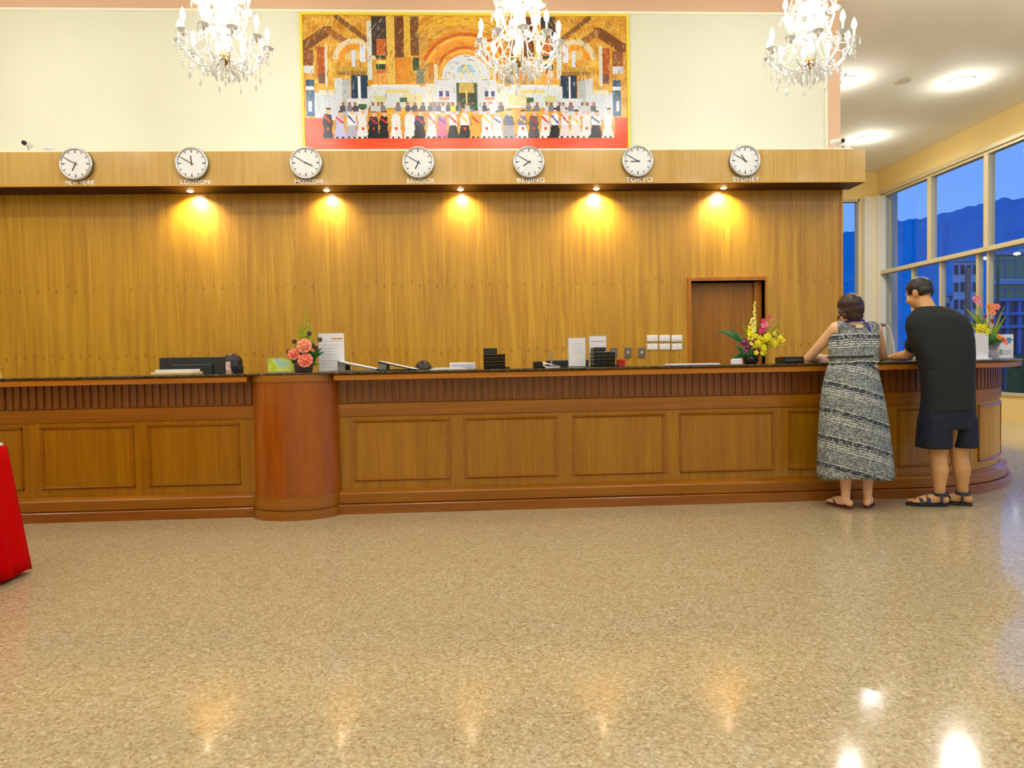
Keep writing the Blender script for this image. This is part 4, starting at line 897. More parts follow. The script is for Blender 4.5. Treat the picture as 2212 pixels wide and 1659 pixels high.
# 3: bouquet at the counter end
Y = 5.8; loc = (at(2146, 770, Y=Y).x, Y, ZT); t = thing('flower_arrangement', 'bouquet of orange and pink lilies with yellow sprays at the right counter end', 'flowers', loc, 'flower arrangements on the counter')
potm(t, loc, [(0, 0), (.045, 0), (.04, .02), (.03, .08), (.045, .12), (.055, .14), (.045, .14), (.02, .08), (0, .08)], mat('clear_glass_vase', (206, 206, 224), .06, trans=.7))
MB().ell(V(loc)+V((0, 0, .17)), (.07, .06, .06)).build('foliage_mass', M_LEAF, t, smooth=True)
M_OR = mat('orange_petal', (250, 140, 50), .5, var=.2); M_RD = mat('deep_red_petal', (150, 6, 10), .5); M_CO = mat('coral_petal', (250, 130, 110), .5)
for (x, y, r, m_) in ((2106, 648, .035, M_PK2), (2112, 643, .03, M_CO), (2117, 657, .028, M_PK2), (2136, 664, .036, M_OR), (2148, 664, .034, M_OR), (2153, 663, .03, M_CO), (2144, 676, .03, M_CO), (2128, 683, .02, M_RD), (2143, 694, .024, M_RD), (2158, 728, .028, M_OR), (2167, 735, .03, mat('red_orange_petal', (250, 80, 20), .5)), (2173, 741, .022, M_CO)):
    blossom(P(x, y, 5.74+rnd.uniform(-.03, .03)), r, m_, t, 6, (rnd.uniform(-.4, .4), -1, .3), 'lily_blossom')
for i in range(12): blossom(P(rnd.uniform(2110, 2144), rnd.uniform(704, 724), 5.72+rnd.uniform(-.03, .03)), .024, M_YL, t, 5, name='yellow_blossom')
for (x1, y1, m_, w_) in ((2080, 660, M_LEAF2, .012), (2086, 690, M_LEAF2, .014), (2100, 668, M_LEAF2, .013), (2108, 690, M_LEAF2, .013), (2170, 661, M_LEAF2, .010), (2174, 682, M_LEAF2, .010), (2122, 680, M_LEAF2, .014), (2130, 700, M_LEAF2, .016), (2096, 704, M_YL, .010), (2148, 700, M_LEAF2, .013), (2156, 745, M_LEAF, .02), (2140, 740, M_LEAF, .025), (2112, 710, M_LEAF, .016), (2160, 720, M_LEAF2, .012)):
    leaf(P(2140, 742, 5.8), P(x1, y1, 5.76+rnd.uniform(-.05, .05)), w_, m_, t)
for (x, y) in ((2106, 652), (2116, 660), (2138, 668), (2166, 735)): MB().tube([P(2142, 745, 5.79), P((x+2142)/2-4, (y+745)/2, 5.77), P(x, y, 5.75)], .0035, 6).build('stem', M_STEM, t, smooth=True)
# ------------------------------------------------------------------ table with red cloth
TH = .732; tc_ = at(9, 956, Z=.752); bc_ = at(64, 1230, Z=.02); RX, RYF = tc_.x, tc_.y
tb = thing('banquet_table', 'long table hidden under a red floor-length cloth', 'table', (-3.6, 3.4, 0))
MB().box(-4.5, RX, 2.9, RYF, TH-.03, TH-.003).build('tabletop', mat('pale_table_board', (200, 180, 150), .5), tb)
for x in (-4.4, RX-.1):
    for y in (3.0, RYF-.1): MB().cyl((x, y, 0), (x, y, TH-.03), .018, n=12).build('leg', mat('table_leg_steel', (90, 90, 92), .4, .8), tb)
def cloth(x0, x1, y0, y1, ztp, zb, flare, m_, label, cat, name, nf, amp, th=.003, flx=(1, 1)):
    t = None; cx, cy = (x0+x1)/2, (y0+y1)/2; hx, hy = (x1-x0)/2, (y1-y0)/2; n = 160
    def pt(u, e, z, k_):
        per = 4*u; s_ = int(per) % 4; f = per-int(per); c = [(-1, -1), (1, -1), (1, 1), (-1, 1)]; a = c[s_]; b = c[(s_+1) % 4]; X, Y_ = a[0]+(b[0]-a[0])*f, a[1]+(b[1]-a[1])*f
        corner = max(0, 1-min(f, 1-f)*7)
        d = V((math.copysign(abs(X)**18, X), math.copysign(abs(Y_)**18, Y_), 0))
        w_ = k_*amp*math.sin(u*2*PI*nf)+k_*amp*.5*math.sin(u*2*PI*nf*2.3+1); ex = e*(flx[0]) + w_*(1-corner); ey = e*(flx[1]) + w_*(1-corner)
        return V((cx+X*hx+d.x*ex, cy+Y_*hy+d.y*ey, z))
    rows = [[V((cx, cy, ztp))]*n, [pt(i/n, 0, ztp, 0) for i in range(n)]]
    for j in range(1, 11):
        u = j/10; rows.append([pt(i/n, flare*u, ztp-(ztp-zb)*u+(.012*math.sin(i/n*2*PI*nf) if j == 10 else 0), u) for i in range(n)])
    mb = MB(); mb.rings(rows, cap=False); o = mb.build(name, m_, loc=(cx, cy, ztp), smooth=True)
    tag(o, label, cat); sd = o.modifiers.new('s', 'SOLIDIFY'); sd.thickness = th; sd.offset = 1
    return o
M_RED = mat('red_cloth', (196, 0, 0), .95, var=.1, spec=.1)
cloth(-4.52, RX+.005, 2.88, RYF+.01, TH, .02, 1.0, M_RED, 'bright red pleated tablecloth hanging to the floor at the far left', 'tablecloth', 'tablecloth', 37, .030, flx=(max(.05, bc_.x-RX), max(.05, bc_.y-RYF)))
cloth(-4.3, RX-.0, 3.0, RYF-.02, TH+.020, TH+.004, .004, mat('white_runner', (232, 214, 200), .7), 'white cloth lying flat on top of the red tablecloth', 'cloth', 'table_topper', 5, .001, .004)

# ------------------------------------------------------------------ people
def skin(name, rgb):
    m = bpy.data.materials.new(name); k = N(m); c = lin(rgb); nz = k.noise(k.pos(obj=True), 14, 3)
    k.l(k.mix(nz, tuple(u*.92 for u in c[:3])+(1,), tuple(min(1, u*1.06) for u in c[:3])+(1,)), k.b.inputs['Base Color']); k.b.inputs['Roughness'].default_value = .5
    k.b.inputs['Subsurface Weight'].default_value = .08; k.b.inputs['Subsurface Radius'].default_value = (.02, .008, .004); return m
def hairmat(name, rgb):
    m = bpy.data.materials.new(name); k = N(m); c = lin(rgb); nz = k.noise(k.pos((60, 60, 12), obj=True), 1, 4)
    k.l(k.mix(nz, tuple(u*.5 for u in c[:3])+(1,), tuple(min(1, u*1.7) for u in c[:3])+(1,)), k.b.inputs['Base Color']); k.b.inputs['Roughness'].default_value = .38
    bp = k.n('ShaderNodeBump'); bp.inputs['Strength'].default_value = .4; bp.inputs['Distance'].default_value = .004; k.l(nz, bp.inputs['Height']); k.l(bp.outputs[0], k.b.inputs['Normal']); return m
def frame(fwd, up=(0, 0, 1)):
    f = V(fwd).normalized(); u = V(up); r = f.cross(u).normalized(); u = r.cross(f); return Matrix((r, f, u)).transposed()   # local x right, y forward, z up
def loft(mb, secs, n=36, dx=0, dr=0):
    """body trunk from outline sections: (y, x left, x right, half depth, distance)"""
    out = []
    for i in range(len(secs)-1):
        for q in range(5):
            u = q/5; u2 = u*u*(3-2*u)*.5+u*.5; out.append([a+(b-a)*u2 for a, b in zip(secs[i], secs[i+1])])
    out.append(list(secs[-1])); rings = []
    for y, xa, xb, ry, Y in out:
        A, B_ = at(xa, y, Y=Y), at(xb, y, Y=Y); c = (A+B_)/2; rx = (B_.x-A.x)/2-dr; r_ = []
        for k_ in range(n):
            t = 2*PI*k_/n; ct, st = math.cos(t), math.sin(t); r_.append(V((c.x+rx*math.copysign(abs(ct)**.85, ct), c.y+(ry-dr)*math.copysign(abs(st)**.85, st), c.z)))
        rings.append(r_)
    mb.rings(rings)
def head(mb, c, fwd, s=1.0, up=(0, 0, 1)):
    c = V(c); M = frame(fwd, up)
    p = lambda x, y, z: c+M@V((x*s, y*s, z*s))
    mb.ell(c+M@V((0, -.012*s, .025*s)), (.075*s, .092*s, .092*s), M)          # skull
    mb.ell(p(0, .028, -.035), (.058*s, .062*s, .072*s), M)                    # face
    mb.ell(p(0, .050, -.085), (.030*s, .030*s, .024*s), M)                    # chin
    mb.tube([p(0, .082, .01), p(0, .102, -.022), p(0, .088, -.034)], [.008*s, .014*s, .012*s], 8)   # nose
    mb.ell(p(0, .082, -.058), (.022*s, .010*s, .008*s), M); mb.ell(p(0, .080, -.068), (.019*s, .010*s, .008*s), M)   # lips
    for q in (-1, 1):
        mb.ell(p(q*.030, .078, .016), (.018*s, .008*s, .006*s), M)            # brow
        mb.ell(p(q*.038, .066, -.030), (.020*s, .018*s, .022*s), M)           # cheek
        mb.ell(p(q*.076, -.010, -.010), (.010*s, .020*s, .031*s), M)          # ear
        mb.ell(p(q*.080, -.016, -.004), (.009*s, .015*s, .022*s), M)
    return M, p
def eyes(M, p, s, parent):
    for q in (-1, 1):
        e = MB().ell(p(q*.030, .068, -.002), .0115*s, nu=12, nv=8).build('eye', M_WHITE, parent, smooth=True)
        MB().ell(p(q*.030, .076, -.002), (.0058*s, .0045*s, .0058*s), M, nu=12, nv=8).build('iris', mat('dark_brown_iris', (40, 24, 16), .2), e, smooth=True)
def hand(mb, w, d, nrm, side, curl=.35, s=1.0):
    """w wrist, d direction of fingers, nrm back-of-hand normal, side +1: thumb on the d x nrm side"""
    w, d = V(w), V(d).normalized(); nrm = V(nrm); nrm = (nrm-d*nrm.dot(d)).normalized(); t = d.cross(nrm)*side
    M = Matrix((t, d, nrm)).transposed()
    mb.ell(w+d*.045*s, (.040*s, .052*s, .017*s), M); mb.ell(w+d*.07*s, (.039*s, .03*s, .014*s), M)
    mb.tube([w-d*.02*s, w+d*.03*s], [.024*s, .026*s], 10)
    for off, L in ((.030, .070), (.010, .080), (-.011, .074), (-.031, .058)):
        a = w+d*.082*s+t*off*s; pts = [a]; ang = 0; rr = [.0098*s]
        dd = (d+t*off*2.2).normalized()
        for k_, f in enumerate((.45, .32, .23)):
            ang += curl*(.5+.5*k_); v = dd*math.cos(ang)-nrm*math.sin(ang); pts.append(pts[-1]+v*L*f*s); rr.append((.0092, .0085, .0072)[k_]*s)
        mb.tube(pts, rr, 8); mb.ell(pts[-1], .0072*s, nu=8, nv=6)
    a = w+d*.022*s+t*.026*s; v1 = (d*.55+t*.8-nrm*.15).normalized(); v2 = (d*.85+t*.4-nrm*.25).normalized()
    b = a+v1*.034*s; c = b+v2*.028*s; mb.tube([a, b, c, c+v2*.012*s], [.0145*s, .012*s, .0105*s, .0085*s], 8); mb.ell(c+v2*.012*s, .0085*s, nu=8, nv=6)
def limb(mb, pts, rad, n=14):
    """smooth tapered limb through joints"""
    P_ = [V(p) for p in pts]; out = []; rr = []
    for i in range(len(P_)-1):
        for q in range(6):
            u = q/6; a = P_[max(i-1, 0)]; b = P_[i]; c = P_[i+1]; d_ = P_[min(i+2, len(P_)-1)]
            out.append(.5*((2*b)+(c-a)*u*.5+(2*a-5*b+4*c-d_)*u*u*.5+(3*b-a-3*c+d_)*u**3*.5) if False else b.lerp(c, u)); rr.append(rad[i]+(rad[i+1]-rad[i])*u)
    out.append(P_[-1]); rr.append(rad[-1]); mb.tube(out, rr, n)
    for p, r in zip(P_, rad): mb.ell(p, r*.99, nu=12, nv=8)
def foot(mb, ank, d, L=.24, s=1.0, lift=.012):
    """ankle joint, toe direction on the floor"""
    ank = V(ank); d = V((d[0], d[1], 0)).normalized(); t = V((d.y, -d.x, 0)); F = Matrix((t, d, V((0, 0, 1)))).transposed()
    g = V((ank.x, ank.y, lift)); 
    mb.ell(g-d*.030+V((0, 0, .030)), (.030*s, .034*s, .030*s), F)
    mb.tube([ank, g+d*.02+V((0, 0, .05))], [.034*s, .036*s], 12)
    mb.tube([g+d*.00+V((0, 0, .040)), g+d*.09+V((0, 0, .030)), g+d*(L*.58)+V((0, 0, .018))], [.036*s, .033*s, .024*s], 12)
    mb.ell(g+d*(L*.55)+V((0, 0, .014)), (.043*s, .045*s, .016*s), F); mb.ell(g+d*(L*.25)+V((0, 0, .016)), (.034*s, .08*s, .017*s), F)
    for i, (o, l, r) in enumerate(((.026, .054, .0125), (.009, .050, .0095), (-.006, .044, .009), (-.020, .036, .0085), (-.033, .028, .008))):
        a = g+d*(L*.60)+t*o*s+V((0, 0, .012)); mb.tube([a, a+d*l*.55+V((0, 0, .003)), a+d*l], [r*s, r*s*1.02, r*s*.9], 8); mb.ell(a+d*l, r*s*.9, nu=8, nv=6)
# ---------- woman, seen from behind
SK_W = skin('fair_skin', (232, 186, 150)); SK_M = skin('tan_skin', (206, 156, 104)); SK_S = skin('light_skin', (226, 190, 176))
Yw = 4.98
wx = at(1851, 900, Y=Yw).x
wm = thing('person', 'woman seen from behind in a long grey patterned sleeveless dress leaning on the counter', 'person', (wx, Yw, 0))
hc = at(1834, 668, Y=5.06)+V((0, 0, .0)); fwdw = V((.28, 1, -.12)); 
shL, shR = at(1806, 708, Y=5.02), at(1890, 708, Y=5.02); elL = V((at(1746, 772, Y=5.27).x, 5.27, ZT+.040)); elR = V((at(1908, 772, Y=5.30).x, 5.30, ZT+.040))
haL, haR = V((at(1790, 770, Y=5.46).x, 5.47, ZT+.036)), V((at(1872, 770, Y=5.50).x, 5.50, ZT+.036))
hpL, hpR = at(1832, 865, Y=4.99), at(1868, 865, Y=4.99)
knL, knR = at(1824, 975, Y=4.98), at(1872, 975, Y=4.98); anL, anR = at(1827, 1078, Y=4.99), at(1874, 1080, Y=4.98)
anL.z = .085; anR.z = .085
mb = MB(); M, p = head(mb, hc, fwdw, .97, (.04, -.1, 1))
nb = at(1845, 706, Y=5.04); limb(mb, [hc+V((0, -.01, -.05)), nb+V((0, 0, .02)), nb+V((0, 0, -.03))], [.05, .048, .06])
for a in (shL, shR): limb(mb, [nb+V((0, 0, -.03)), a+V((0, 0, -.012))], [.055, .047])
WS = [(702, 1828, 1872, .05, 5.04), (708, 1806, 1890, .065, 5.04), (718, 1796, 1896, .085, 5.03), (735, 1792, 1897, .098, 5.02), (755, 1792, 1896, .10, 5.01), (770, 1795, 1893, .097, 5.0), (790, 1793, 1897, .108, 5.0), (830, 1790, 1902, .125, 5.0), (880, 1794, 1900, .12, 4.99)]
loft(mb, WS, dr=.016)
limb(mb, [shL, shL.lerp(elL, .5)+V((-.0, -.01, 0)), elL], [.046, .042, .033]); limb(mb, [elL, elL.lerp(haL, .35), haL], [.034, .036, .023])
limb(mb, [shR, shR.lerp(elR, .5), elR], [.046, .042, .033]); limb(mb, [elR, elR.lerp(haR, .35), haR], [.034, .036, .023])
hand(mb, haL, (.85, .45, -.12), (0, 0, 1), -1, .3, .92); hand(mb, haR, (-.6, .6, -.12), (0, 0, 1), 1, .35, .92)
for h_, kn, an in ((hpL, knL, anL), (hpR, knR, anR)):
    limb(mb, [h_, h_.lerp(kn, .5), kn, kn.lerp(an, .35)+V((0, -.012, 0)), kn.lerp(an, .75), an], [.088, .075, .053, .052, .037, .031])
foot(mb, anL, (-.25, 1), .23, .95, .016); foot(mb, anR, (.62, .8), .23, .95, .016)
body_w = fuse(mb, 'body', SK_W, wm, .0055, 3); eyes(M, p, .97, wm)
# hair: short dark, gathered low
mb = MB(); mb.ell(hc+V((-.005, -.025, .032)), (.090, .100, .090), M); mb.ell(hc+V((-.004, -.055, -.005)), (.084, .070, .080), M); mb.ell(hc+V((-.012, -.07, -.045)), (.066, .045, .045), M); mb.ell(hc+V((.02, -.075, -.06)), (.045, .035, .03), M)
for i in range(26):
    a = random.uniform(-1.4, 1.4); z = random.uniform(-.06, .08); q = hc+M@V((math.sin(a)*.082, -math.cos(a)*.09-.015, z)); mb.tube([q, q+V((random.uniform(-.02, .02), -.006, -.035))], [.012, .006], 6)
fuse(mb, 'hair', hairmat('dark_brown_hair', (48, 26, 18)), wm, .006, 2, keep=lambda c: not ((M.transposed()@(c-hc)).y > .045 and (M.transposed()@(c-hc)).z < .055))
# lanyard
pts = [hc+V((.0, -.062, -.085)), nb+V((-.055, .01, .018)), nb+V((-.085, .05, -.02))]; 
mb = MB(); 
g = []
for i in range(13):
    a = PI*(.05+.9*i/12); c = nb+V((-.075*math.cos(a)+.008, .03-.085*math.sin(a), .034-.02*math.cos(a)*0+.012*math.sin(a))); g.append([c+V((0, 0, .008)), c-V((0, 0, .008))])
mb.sheet(g, .003); mb.sheet([[nb+V((.045, -.066, .03)), nb+V((.063, -.066, .03))], [nb+V((.058, -.084, .0)), nb+V((.076, -.080, .0))], [nb+V((.062, -.094, -.035)), nb+V((.082, -.09, -.035))]], .003)
mb.build('neck_lanyard', mat('royal_blue_ribbon', (30, 24, 170), .5), wm)
MB().box(nb.x-.03, nb.x+.022, nb.y-.083, nb.y-.076, nb.z-.012, nb.z+.012).build('collar_label', mat('cream_label', (232, 216, 170), .6), wm, bevel=.002)
def dress_mat():
    m = bpy.data.materials.new('grey_black_white_ethnic_print'); k = N(m); P_ = k.n('ShaderNodeNewGeometry').outputs['Position']; sep = k.n('ShaderNodeSeparateXYZ'); k.l(P_, sep.inputs[0])
    x = k.math('SUBTRACT', sep.outputs[0], wx); wob = k.math('MULTIPLY', k.math('SUBTRACT', k.noise(k.pos((5, 2, 2)), 1, 2), .5), .035)
    slope = k.math('MULTIPLY', x, k.math('MULTIPLY', k.math('LESS_THAN', sep.outputs[2], 1.08), .30))
    z = k.math('ADD', k.math('ADD', sep.outputs[2], slope), wob)
    u = k.math('FRACT', k.math('DIVIDE', k.math('ADD', z, 5), .205))
    D, Gd, G, Wt, L = lin((38, 50, 64)), lin((80, 92, 102)), lin((122, 132, 134)), lin((204, 210, 202)), lin((152, 162, 162))
    base = k.ramp(u, [(0, G), (.30, G), (.31, Wt), (.35, Gd), (.39, Wt), (.43, Gd), (.47, Wt), (.51, Gd), (.56, L), (.60, D), (.74, D), (.76, Wt), (.80, Gd), (.83, G)], 'CONSTANT')
    vo = k.n('ShaderNodeTexVoronoi'); vo.inputs['Scale'].default_value = 95; k.l(P_, vo.inputs['Vector']); s_ = k.n('ShaderNodeSeparateColor'); k.l(vo.outputs['Color'], s_.inputs[0])
    base = k.mix(k.math('MULTIPLY', k.math('GREATER_THAN', s_.outputs[0], .62), .55), base, lin((176, 178, 172)))
    base = k.mix(k.math('MULTIPLY', k.math('GREATER_THAN', s_.outputs[1], .68), .6), base, lin((48, 54, 64)))
    k.l(base, k.b.inputs['Base Color']); k.b.inputs['Roughness'].default_value = .85; return m
M_DRESS = dress_mat()
mb = MB(); loft(mb, WS[:7])
for q, a in ((-1, shL), (1, shR)): limb(mb, [nb+V((q*.052, -.004, -.026)), a+V((-q*.026, -.004, -.004))], [.052, .057])
fuse(mb, 'bodice', M_DRESS, wm, .006, 5, keep=lambda c: c.z > 1.09)
# skirt with soft folds
wz = 1.115; rows = []
z0s = [(768, 1794, 1894, .100), (780, 1796, 1893, .100), (800, 1790, 1897, .118), (830, 1783, 1903, .14), (870, 1778, 1911, .16), (910, 1776, 1917, .175), (950, 1774, 1921, .185), (990, 1773.5, 1925, .195), (1032, 1773, 1929, .205)]
n = 120
for yy, xa, xb, ry in z0s:
    A, B_ = at(xa, yy, Y=Yw), at(xb, yy, Y=Yw); cx = (A.x+B_.x)/2; rx = (B_.x-A.x)/2; u = (yy-770)/262; r_ = []
    for i in range(n):
        a = 2*PI*i/n; f = 1+u*(.035*math.sin(9*a+.6)+.022*math.sin(16*a+1.3)+.03*math.sin(5*a+2.2)); r_.append(V((cx+rx*math.cos(a)*(1+(f-1)*.5), Yw+.02+ry*math.sin(a)*f, A.z+(.012*math.sin(3*a+1) if u == 1 else 0))))
    rows.append(r_)
# interpolate rows smoothly
R2 = []
for i in range(len(rows)-1):
    for q in range(4): R2.append([rows[i][k_].lerp(rows[i+1][k_], q/4) for k_ in range(n)])
R2.append(rows[-1])
sk_ = MB().rings(R2, cap=False).build('skirt', M_DRESS, wm, smooth=True); sd = sk_.modifiers.new('s', 'SOLIDIFY'); sd.thickness = .004
MB().rings([[V(((rows[0][k_].x-wx)*1.045+wx-.0, (rows[0][k_].y-Yw-.02)*1.08+Yw+.02, z)) for k_ in range(n)] for z in (1.132, 1.136, 1.144, 1.148)], cap=False).build('waist_band', mat('dark_waist_band', (44, 46, 50), .8), wm, smooth=True)
# flip flops
def sole(an, d, L, w_, m_, parent, th=.014):
    d = V((d[0], d[1], 0)).normalized(); t = V((d.y, -d.x, 0)); g = V((an.x, an.y, 0)); poly = []
    for i in range(28):
        a = 2*PI*i/28; u = math.cos(a); v = math.sin(a); wd = w_*(.78+.22*u+.10*math.cos(2*a)*0); c = g+d*(L*.30+L*.52*u)+t*wd*v; poly.append((c.x, c.y))
    return MB().prism(poly, .0, th).build('sandal_sole', m_, parent, bevel=.003)
M_FLIP = mat('brown_rubber_sole', (96, 44, 32), .6)
for an, d in ((anL, (-.25, 1)), (anR, (.62, .8))):
    s1 = sole(an, d, .235, .044, M_FLIP, wm); dd = V((d[0], d[1], 0)).normalized(); tt = V((dd.y, -dd.x, 0)); g = V((an.x, an.y, 0))
    for q in (-1, 1): MB().tube([g+dd*.135+V((0, 0, .035)), g+dd*.09+tt*q*.034+V((0, 0, .048)), g+dd*.04+tt*q*.040+V((0, 0, .015))], [.004, .005, .004], 8).build('strap', M_FLIP, s1, smooth=True)
# ---------- man, seen from behind
Ym = 4.97; mx = at(2062, 950, Y=Ym).x
mn = thing('person', 'man seen from behind in black t-shirt, dark shorts and sandals bowed over the counter', 'person', (mx, Ym, 0))
hm = at(1985, 634, Y=5.20); fwm = V((-.55, 1, -.45))
nbm = at(2010, 682, Y=5.09); sL, sR = at(1992, 708, Y=5.08), at(2074, 700, Y=5.05)
eL = V((at(1962, 770, Y=5.27).x, 5.27, ZT+.046)); eR = V((at(2084, 768, Y=5.32).x, 5.32, ZT+.046)); hL = V((at(1936, 768, Y=5.42).x, 5.44, ZT+.036)); hR = V((at(2040, 770, Y=5.5).x, 5.50, ZT+.036))
qL, qR = at(2024, 880, Y=4.99), at(2068, 880, Y=4.98); kL, kR = at(2026, 985, Y=4.99), at(2072, 985, Y=4.98); aL, aR = at(2030, 1075, Y=4.96), at(2080, 1073, Y=4.97); aL.z = aR.z = .095
mb = MB(); M2, p2 = head(mb, hm, fwm, 1.03, (-.12, .3, 1))
limb(mb, [hm+V((.01, -.03, -.05)), nbm+V((0, 0, .01)), nbm+V((0.01, 0, -.05))], [.058, .060, .07])
for a in (sL, sR): limb(mb, [nbm+V((0, 0, -.06)), a+V((0, 0, -.03))], [.055, .052])
MS = [(662, 1984, 2034, .055, 5.11), (672, 1972, 2062, .085, 5.10), (686, 1962, 2084, .115, 5.09), (706, 1960, 2094, .13, 5.075), (735, 1968, 2099, .137, 5.05), (765, 1982, 2100, .135, 5.02), (800, 1993, 2099, .134, 5.0), (850, 1997, 2098, .136, 4.985), (893, 1995, 2099, .142, 4.98)]
loft(mb, MS, dr=.02)
limb(mb, [sL, sL.lerp(eL, .5), eL], [.058, .052, .040]); limb(mb, [eL, eL.lerp(hL, .4), hL], [.042, .042, .028])
limb(mb, [sR, sR.lerp(eR, .5), eR], [.058, .052, .040]); limb(mb, [eR, eR.lerp(hR, .4), hR], [.042, .042, .028])
hand(mb, hL, (-.35, .9, -.1), (0, 0, 1), 1, .35, 1.05); hand(mb, hR, (-.5, .8, -.1), (0, 0, 1), 1, .35, 1.05)
for h_, kn, an in ((qL, kL, aL), (qR, kR, aR)): limb(mb, [h_, h_.lerp(kn, .5), kn, kn.lerp(an, .38)+V((0, -.014, 0)), kn.lerp(an, .78), an], [.100, .085, .060, .059, .043, .036])
foot(mb, aL, (-1, .30), .26, 1.05, .022); foot(mb, aR, (-.75, .66), .26, 1.05, .022)
fuse(mb, 'body', SK_M, mn, .006, 3); eyes(M2, p2, 1.03, mn)
mb = MB(); mb.ell(hm+M2@V((0, -.016, .036)), (.085, .100, .090), M2); mb.ell(hm+M2@V((0, -.045, .0)), (.078, .064, .060), M2)
fuse(mb, 'hair', hairmat('black_short_hair', (26, 24, 24)), mn, .006, 2, keep=lambda c: not ((M2.transposed()@(c-hm)).y > .05 and (M2.transposed()@(c-hm)).z < .06) and (M2.transposed()@(c-hm)).z > -.045)
M_TEE = mat('black_jersey', (19, 25, 26), .85, var=.1); M_SHORT = mat('dark_navy_shorts', (12, 20, 42), .8, var=.2)
for m_ in (M_TEE, M_SHORT):   # cloth creases
    k = N(m_); bp = k.n('ShaderNodeBump'); bp.inputs['Strength'].default_value = .7; bp.inputs['Distance'].default_value = .02; k.l(k.noise(k.pos((9, 9, 5), obj=True), 1, 3, .5, 1.2), bp.inputs['Height']); k.l(bp.outputs[0], k.b.inputs['Normal'])
mb = MB(); loft(mb, MS)
for a, el in ((sL, eL), (sR, eR)): limb(mb, [a+V((0, 0, -.01)), a.lerp(el, .62)], [.066, .066])
fuse(mb, 'tshirt', M_TEE, mn, .007, 8, keep=lambda c: c.z > .725)
mb = MB(); loft(mb, [(850, 1998, 2098, .128, 4.985), (880, 1994, 2100, .138, 4.985), (905, 1991, 2100, .140, 4.985), (925, 1990, 2100, .138, 4.985)])
loft(mb, [(900, 1992, 2046, .125, 4.985), (930, 1989, 2047, .128, 4.985), (967, 1986, 2047, .132, 4.985)]); loft(mb, [(900, 2050, 2100, .125, 4.985), (930, 2052, 2100, .128, 4.985), (965, 2053, 2101, .132, 4.985)])
fuse(mb, 'shorts', M_SHORT, mn, .007, 4)
M_SAND = mat('black_sandal', (24, 28, 32), .6); M_STRAP = mat('dark_blue_strap', (34, 52, 76), .6)
for an, d in ((aL, (-1, .30)), (aR, (-.75, .66))):
    s1 = sole(an, d, .285, .053, M_SAND, mn, .022); dd = V((d[0], d[1], 0)).normalized(); tt = V((dd.y, -dd.x, 0)); g = V((an.x, an.y, 0))
    for o_, h_, w2 in ((.135, .052, .052), (.085, .072, .046)):
        mb = MB(); mb.sheet([[g+dd*(o_+e_)+tt*(w2*math.cos(PI*i/10))+V((0, 0, .015+h_*math.sin(PI*i/10))) for i in range(11)] for e_ in (-.012, .012)], .004); mb.build('strap', M_STRAP, s1, smooth=True)
    mb = MB(); mb.sheet([[g+V((.047*math.cos(2*PI*i/24), .047*math.sin(2*PI*i/24), .095+z)) for i in range(25)] for z in (-.011, .011)], .004); mb.build('ankle_strap', M_STRAP, s1, smooth=True)
    for q in (-1, 1): MB().tube([g+tt*q*.046+V((0, 0, .095)), g+tt*q*.046-dd*.0+V((0, 0, .018))], [.008, .008], 8).build('side_strap', M_STRAP, s1, smooth=True)
